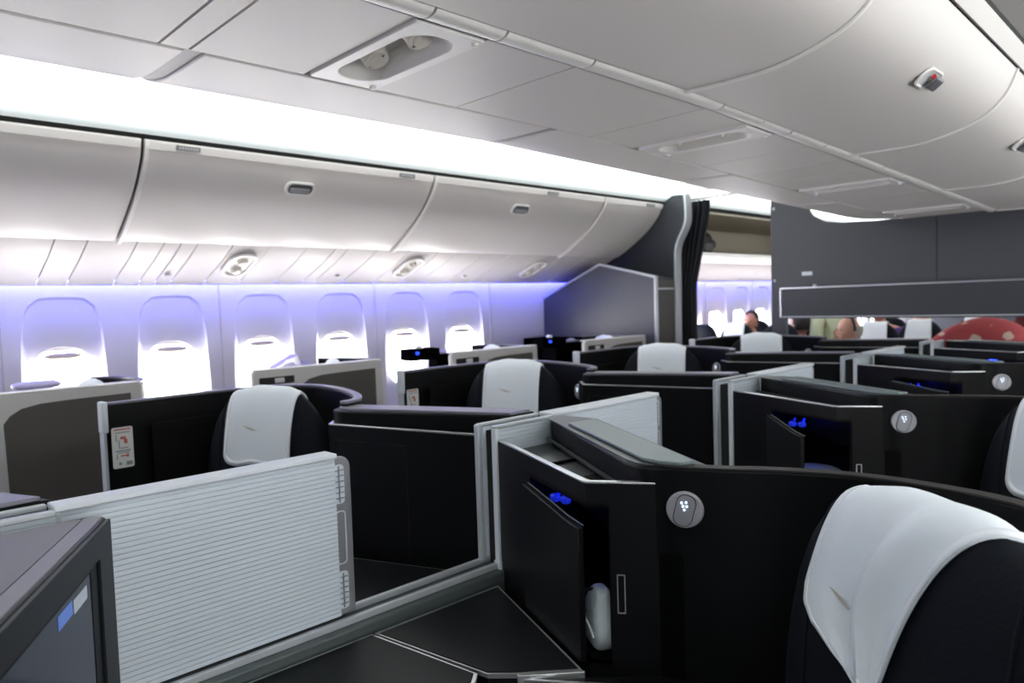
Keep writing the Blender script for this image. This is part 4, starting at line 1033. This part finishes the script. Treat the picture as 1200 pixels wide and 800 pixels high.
    for i, r in enumerate(R2): me.skin_vertices[0].data[i].radius = (r, r*.8 if i < 3 else r)
    me.skin_vertices[0].data[0].use_root = True
    k = 5; Vt = [V[0]+Vector((0, 0, .04))]; Rt = [.165]; Et = []
    for sd in (-1, 1):
        b = k+4+8+1; n0 = len(Vt); Vt += [V[b], V[b+1], V[b+2]]; Rt += [.10, .075, .06]; Et += [(0, n0), (n0, n0+1), (n0+1, n0+2)]; k = b+4
    me = bpy.data.meshes.new('trousers'); me.from_pydata([tuple(v-o0) for v in Vt], Et, []); c = bpy.data.objects.new('trousers', me); col.objects.link(c); c.parent = o; me.materials.append(MATS['trouser'])
    c.modifiers.new('skin', 'SKIN').use_smooth_shade = True; c.modifiers.new('sub', 'SUBSURF').levels = 1
    for i, r in enumerate(Rt): me.skin_vertices[0].data[i].radius = (r, r)
    me.skin_vertices[0].data[0].use_root = True
    m, T, r = head(t, hc, face=face, tilt=tilt); hd = obj('face', m, skin, o, sm=True)
    hm = MB()
    def hf(v):
        x, y, z = v
        if bald: z = min(z, .030)
        if x > .02: x = min(x, .060 if z > .055 else .015)
        return (x, y, max(z, -.055))
    hm.superell((-.006, 0, .012), r*1.07, r*.90, r*1.20, 2.2, 2.2, 28, 20, fn=hf); hm.v = [tuple(T(v)) for v in hm.v]; obj('hair', hm, hair, hd, sm=True)
    ey = MB()
    for sd in (-1, 1): ey.superell(T((.083, sd*.032, .012)), .006, .009, .005, nu=10, nv=6)
    obj('eyes', ey, 'hairdark', hd)
    mo = MB().superell(T((.086, 0, -.052)), .008, .024, .006, nu=12, nv=6); obj('mouth', mo, 'clothmaroon', hd)
    if glasses: obj('headphones', MB().tube([T((.0, r*math.cos(a)*1.0, r*1.30*math.sin(a))) for a in [PI*k/12 for k in range(13)]], .012, 8), 'hairdark', hd, sm=True)
    return t
person('dark-haired passenger dozing with tilted head by the far windows', (7.33, 3.84, -.280), (-1, -.25, 0), 'skin', 'hairdark', 'clothdark', tilt=-.35)
person('passenger in dark purple top seen at the left end of the bulkhead slot', (6.75, 3.03, -.295), (.3, 1, 0), 'skin', 'hairdark', 'clothpurple')
person('bald passenger with grey hair and dark headphones below the bulkhead slot', (6.20, 2.365, -.318), (-.75, .66, 0), 'skin2', 'hairgrey', 'clothdark', bald=True, glasses=True)
person('standing person in a pale green shirt, only the torso showing in the slot', (6.95, 2.80, .0), (-.2, -1, 0), 'skin2', 'hairgrey', 'clothgreen', legs='stand')
person('blond-haired passenger whose head top shows above the seats in the slot', (8.6, 2.52, -.345), (-1, 0, 0), 'skin2', 'hairblond', 'clothdark')
person('passenger in bright purple top right of the bald passenger', (7.75, 2.66, -.20), (-1, 0, 0), 'skin', 'hairdark', 'clothpurple')
person('passenger in dark maroon top at the right end of the bulkhead slot', (6.95, 1.28, -.05), (0, 1, 0), 'skin', 'hairdark', 'clothmaroon', legs='stand')
# person in a red floral shirt leaning forward
t = thing('person', 'person in a red shirt with pale flowers leaning over the seats on the right', 'person', (5.95, 1.3, FL))
o0 = Vector(t.location)
def skinmesh(name, V, Rr, E_, m, parent, lv=2):
    me = bpy.data.meshes.new(name); me.from_pydata([tuple(Vector(v)-o0) for v in V], E_, []); o = bpy.data.objects.new(name, me); col.objects.link(o); o.parent = parent
    me.materials.append(MATS[m])
    o.modifiers.new('skin', 'SKIN').use_smooth_shade = True; o.modifiers.new('sub', 'SUBSURF').levels = lv
    for i, r in enumerate(Rr): me.skin_vertices[0].data[i].radius = (r, r)
    me.skin_vertices[0].data[0].use_root = True
    return o
pel = (5.95, 1.20, -.44); wst = (5.95, 1.32, -.37); cst = (5.95, 1.54, -.37); nck = (5.93, 1.70, -.45); hed = (5.92, 1.80, -.53)
V = [pel, wst, cst, nck, hed]; Rr = [.16, .15, .16, .055, .06]; E_ = [(0, 1), (1, 2), (2, 3), (3, 4)]
for sd in (-1, 1):
    n = len(V); V += [(5.95+sd*.17, 1.58, -.40), (5.92+sd*.20, 1.74, -.56), (5.90+sd*.16, 1.90, -.66), (5.90+sd*.15, 1.96, -.68)]; Rr += [.065, .048, .03, .034]; E_ += [(2, n), (n, n+1), (n+1, n+2), (n+2, n+3)]
    for q_ in range(4):
        m_ = len(V); V += [(5.90+sd*.15+(q_-1.5)*.02, 2.01, -.69), (5.90+sd*.15+(q_-1.5)*.022, 2.045, -.705)]; Rr += [.009, .007]; E_ += [(n+3, m_), (m_, m_+1)]
    m_ = len(V); V += [(5.90+sd*.10, 1.96, -.69)]; Rr += [.01]; E_ += [(n+3, m_)]
    n = len(V); V += [(5.95+sd*.09, 1.18, -.55), (5.95+sd*.09, 1.20, -1.0), (5.95+sd*.09, 1.12, FL+.06), (5.95+sd*.09, 1.25, FL+.04)]; Rr += [.09, .065, .045, .038]; E_ += [(0, n), (n, n+1), (n+1, n+2), (n+2, n+3)]
bd = skinmesh('body', V, Rr, E_, 'skin', t)
skinmesh('shirt', [pel, (5.95, 1.22, -.385), (5.95, 1.36, -.345), (5.95, 1.52, -.365), (5.94, 1.64, -.43), (5.78, 1.60, -.42), (5.73, 1.76, -.57), (6.12, 1.60, -.42), (6.12, 1.76, -.57)], [.19, .195, .185, .17, .10, .085, .065, .085, .065], [(0, 1), (1, 2), (2, 3), (3, 4), (3, 5), (5, 6), (3, 7), (7, 8)], 'floral', bd)
skinmesh('trousers', [(5.95, 1.19, -.50), (5.86, 1.18, -.60), (5.86, 1.20, -1.0), (5.86, 1.12, FL+.1), (6.04, 1.18, -.60), (6.04, 1.20, -1.0), (6.04, 1.12, FL+.1)], [.18, .11, .08, .06, .11, .08, .06], [(0, 1), (1, 2), (2, 3), (0, 4), (4, 5), (5, 6)], 'trouser', bd, 1)
m, T, r = head(None, (5.92, 1.84, -.56), face=(0, .8, -.6)); hd = obj('face', m, 'skin', bd, sm=True)
hm = MB().superell((-.006, 0, .012), r*1.07, r*.90, r*1.2, 2.2, 2.2, 24, 16, fn=lambda v: (min(v.x, .03), v.y, max(v.z, -.05))); hm.v = [tuple(T(v)) for v in hm.v]; obj('hair', hm, 'hairdark', hd, sm=True)

# ================================================================== LIGHTS, WORLD, CAMERA
w = bpy.data.worlds.new('world'); bpy.context.scene.world = w; w.use_nodes = True
w.node_tree.nodes['Background'].inputs[0].default_value = (.95, .98, 1, 1); w.node_tree.nodes['Background'].inputs[1].default_value = 9.0
def area(name, loc, size, energy, color, direction, size_y=None):
    l = bpy.data.lights.new(name, 'AREA'); l.energy = energy; l.color = color; l.size = size
    if size_y: l.shape = 'RECTANGLE'; l.size_y = size_y
    o = bpy.data.objects.new(name, l); col.objects.link(o); o.location = loc
    o.rotation_euler = Vector(direction).to_track_quat('-Z', 'Y').to_euler(); return o
for cx in WX[2:14]:
    area('daylight', (cx, 2*YC-4.44, -.36), .46, 9, (1, .97, .94), (0, 1, .8), .60)
for cx in WX[3:]:
    if BLANK(cx): continue
    area('daylight', (cx, 4.44, -.34), .46, 24, (1, .96, .92), (0, -1, .75), .60)
# ---- lift everything to its height above the floor
cam = bpy.data.cameras.new('camera'); co = bpy.data.objects.new('camera', cam); col.objects.link(co)
Rm = Matrix(((0.71646106, 0.05990732, -0.69505012), (-0.6968636, 0.01485817, -0.71704976), (-0.03262935, 0.99809336, 0.05239253)))
co.matrix_world = Rm.to_4x4()
cam.sensor_width = 36; cam.lens = 848.29/1200*36; cam.clip_start = .02; cam.clip_end = 60
cam.dof.use_dof = True; cam.dof.focus_distance = 1.25; cam.dof.aperture_fstop = 5.0
bpy.context.scene.camera = co
for o in bpy.context.scene.objects:
    if o.parent is None: o.location.z += H
sc = bpy.context.scene
sc.view_settings.view_transform = 'Standard'; sc.view_settings.look = 'None'; sc.view_settings.gamma = 1; sc.view_settings.exposure = 0.12
sc.view_settings.use_curve_mapping = False
sc.cycles.use_denoising = True; sc.cycles.max_bounces = 8; sc.cycles.diffuse_bounces = 5; sc.cycles.sample_clamp_indirect = 6
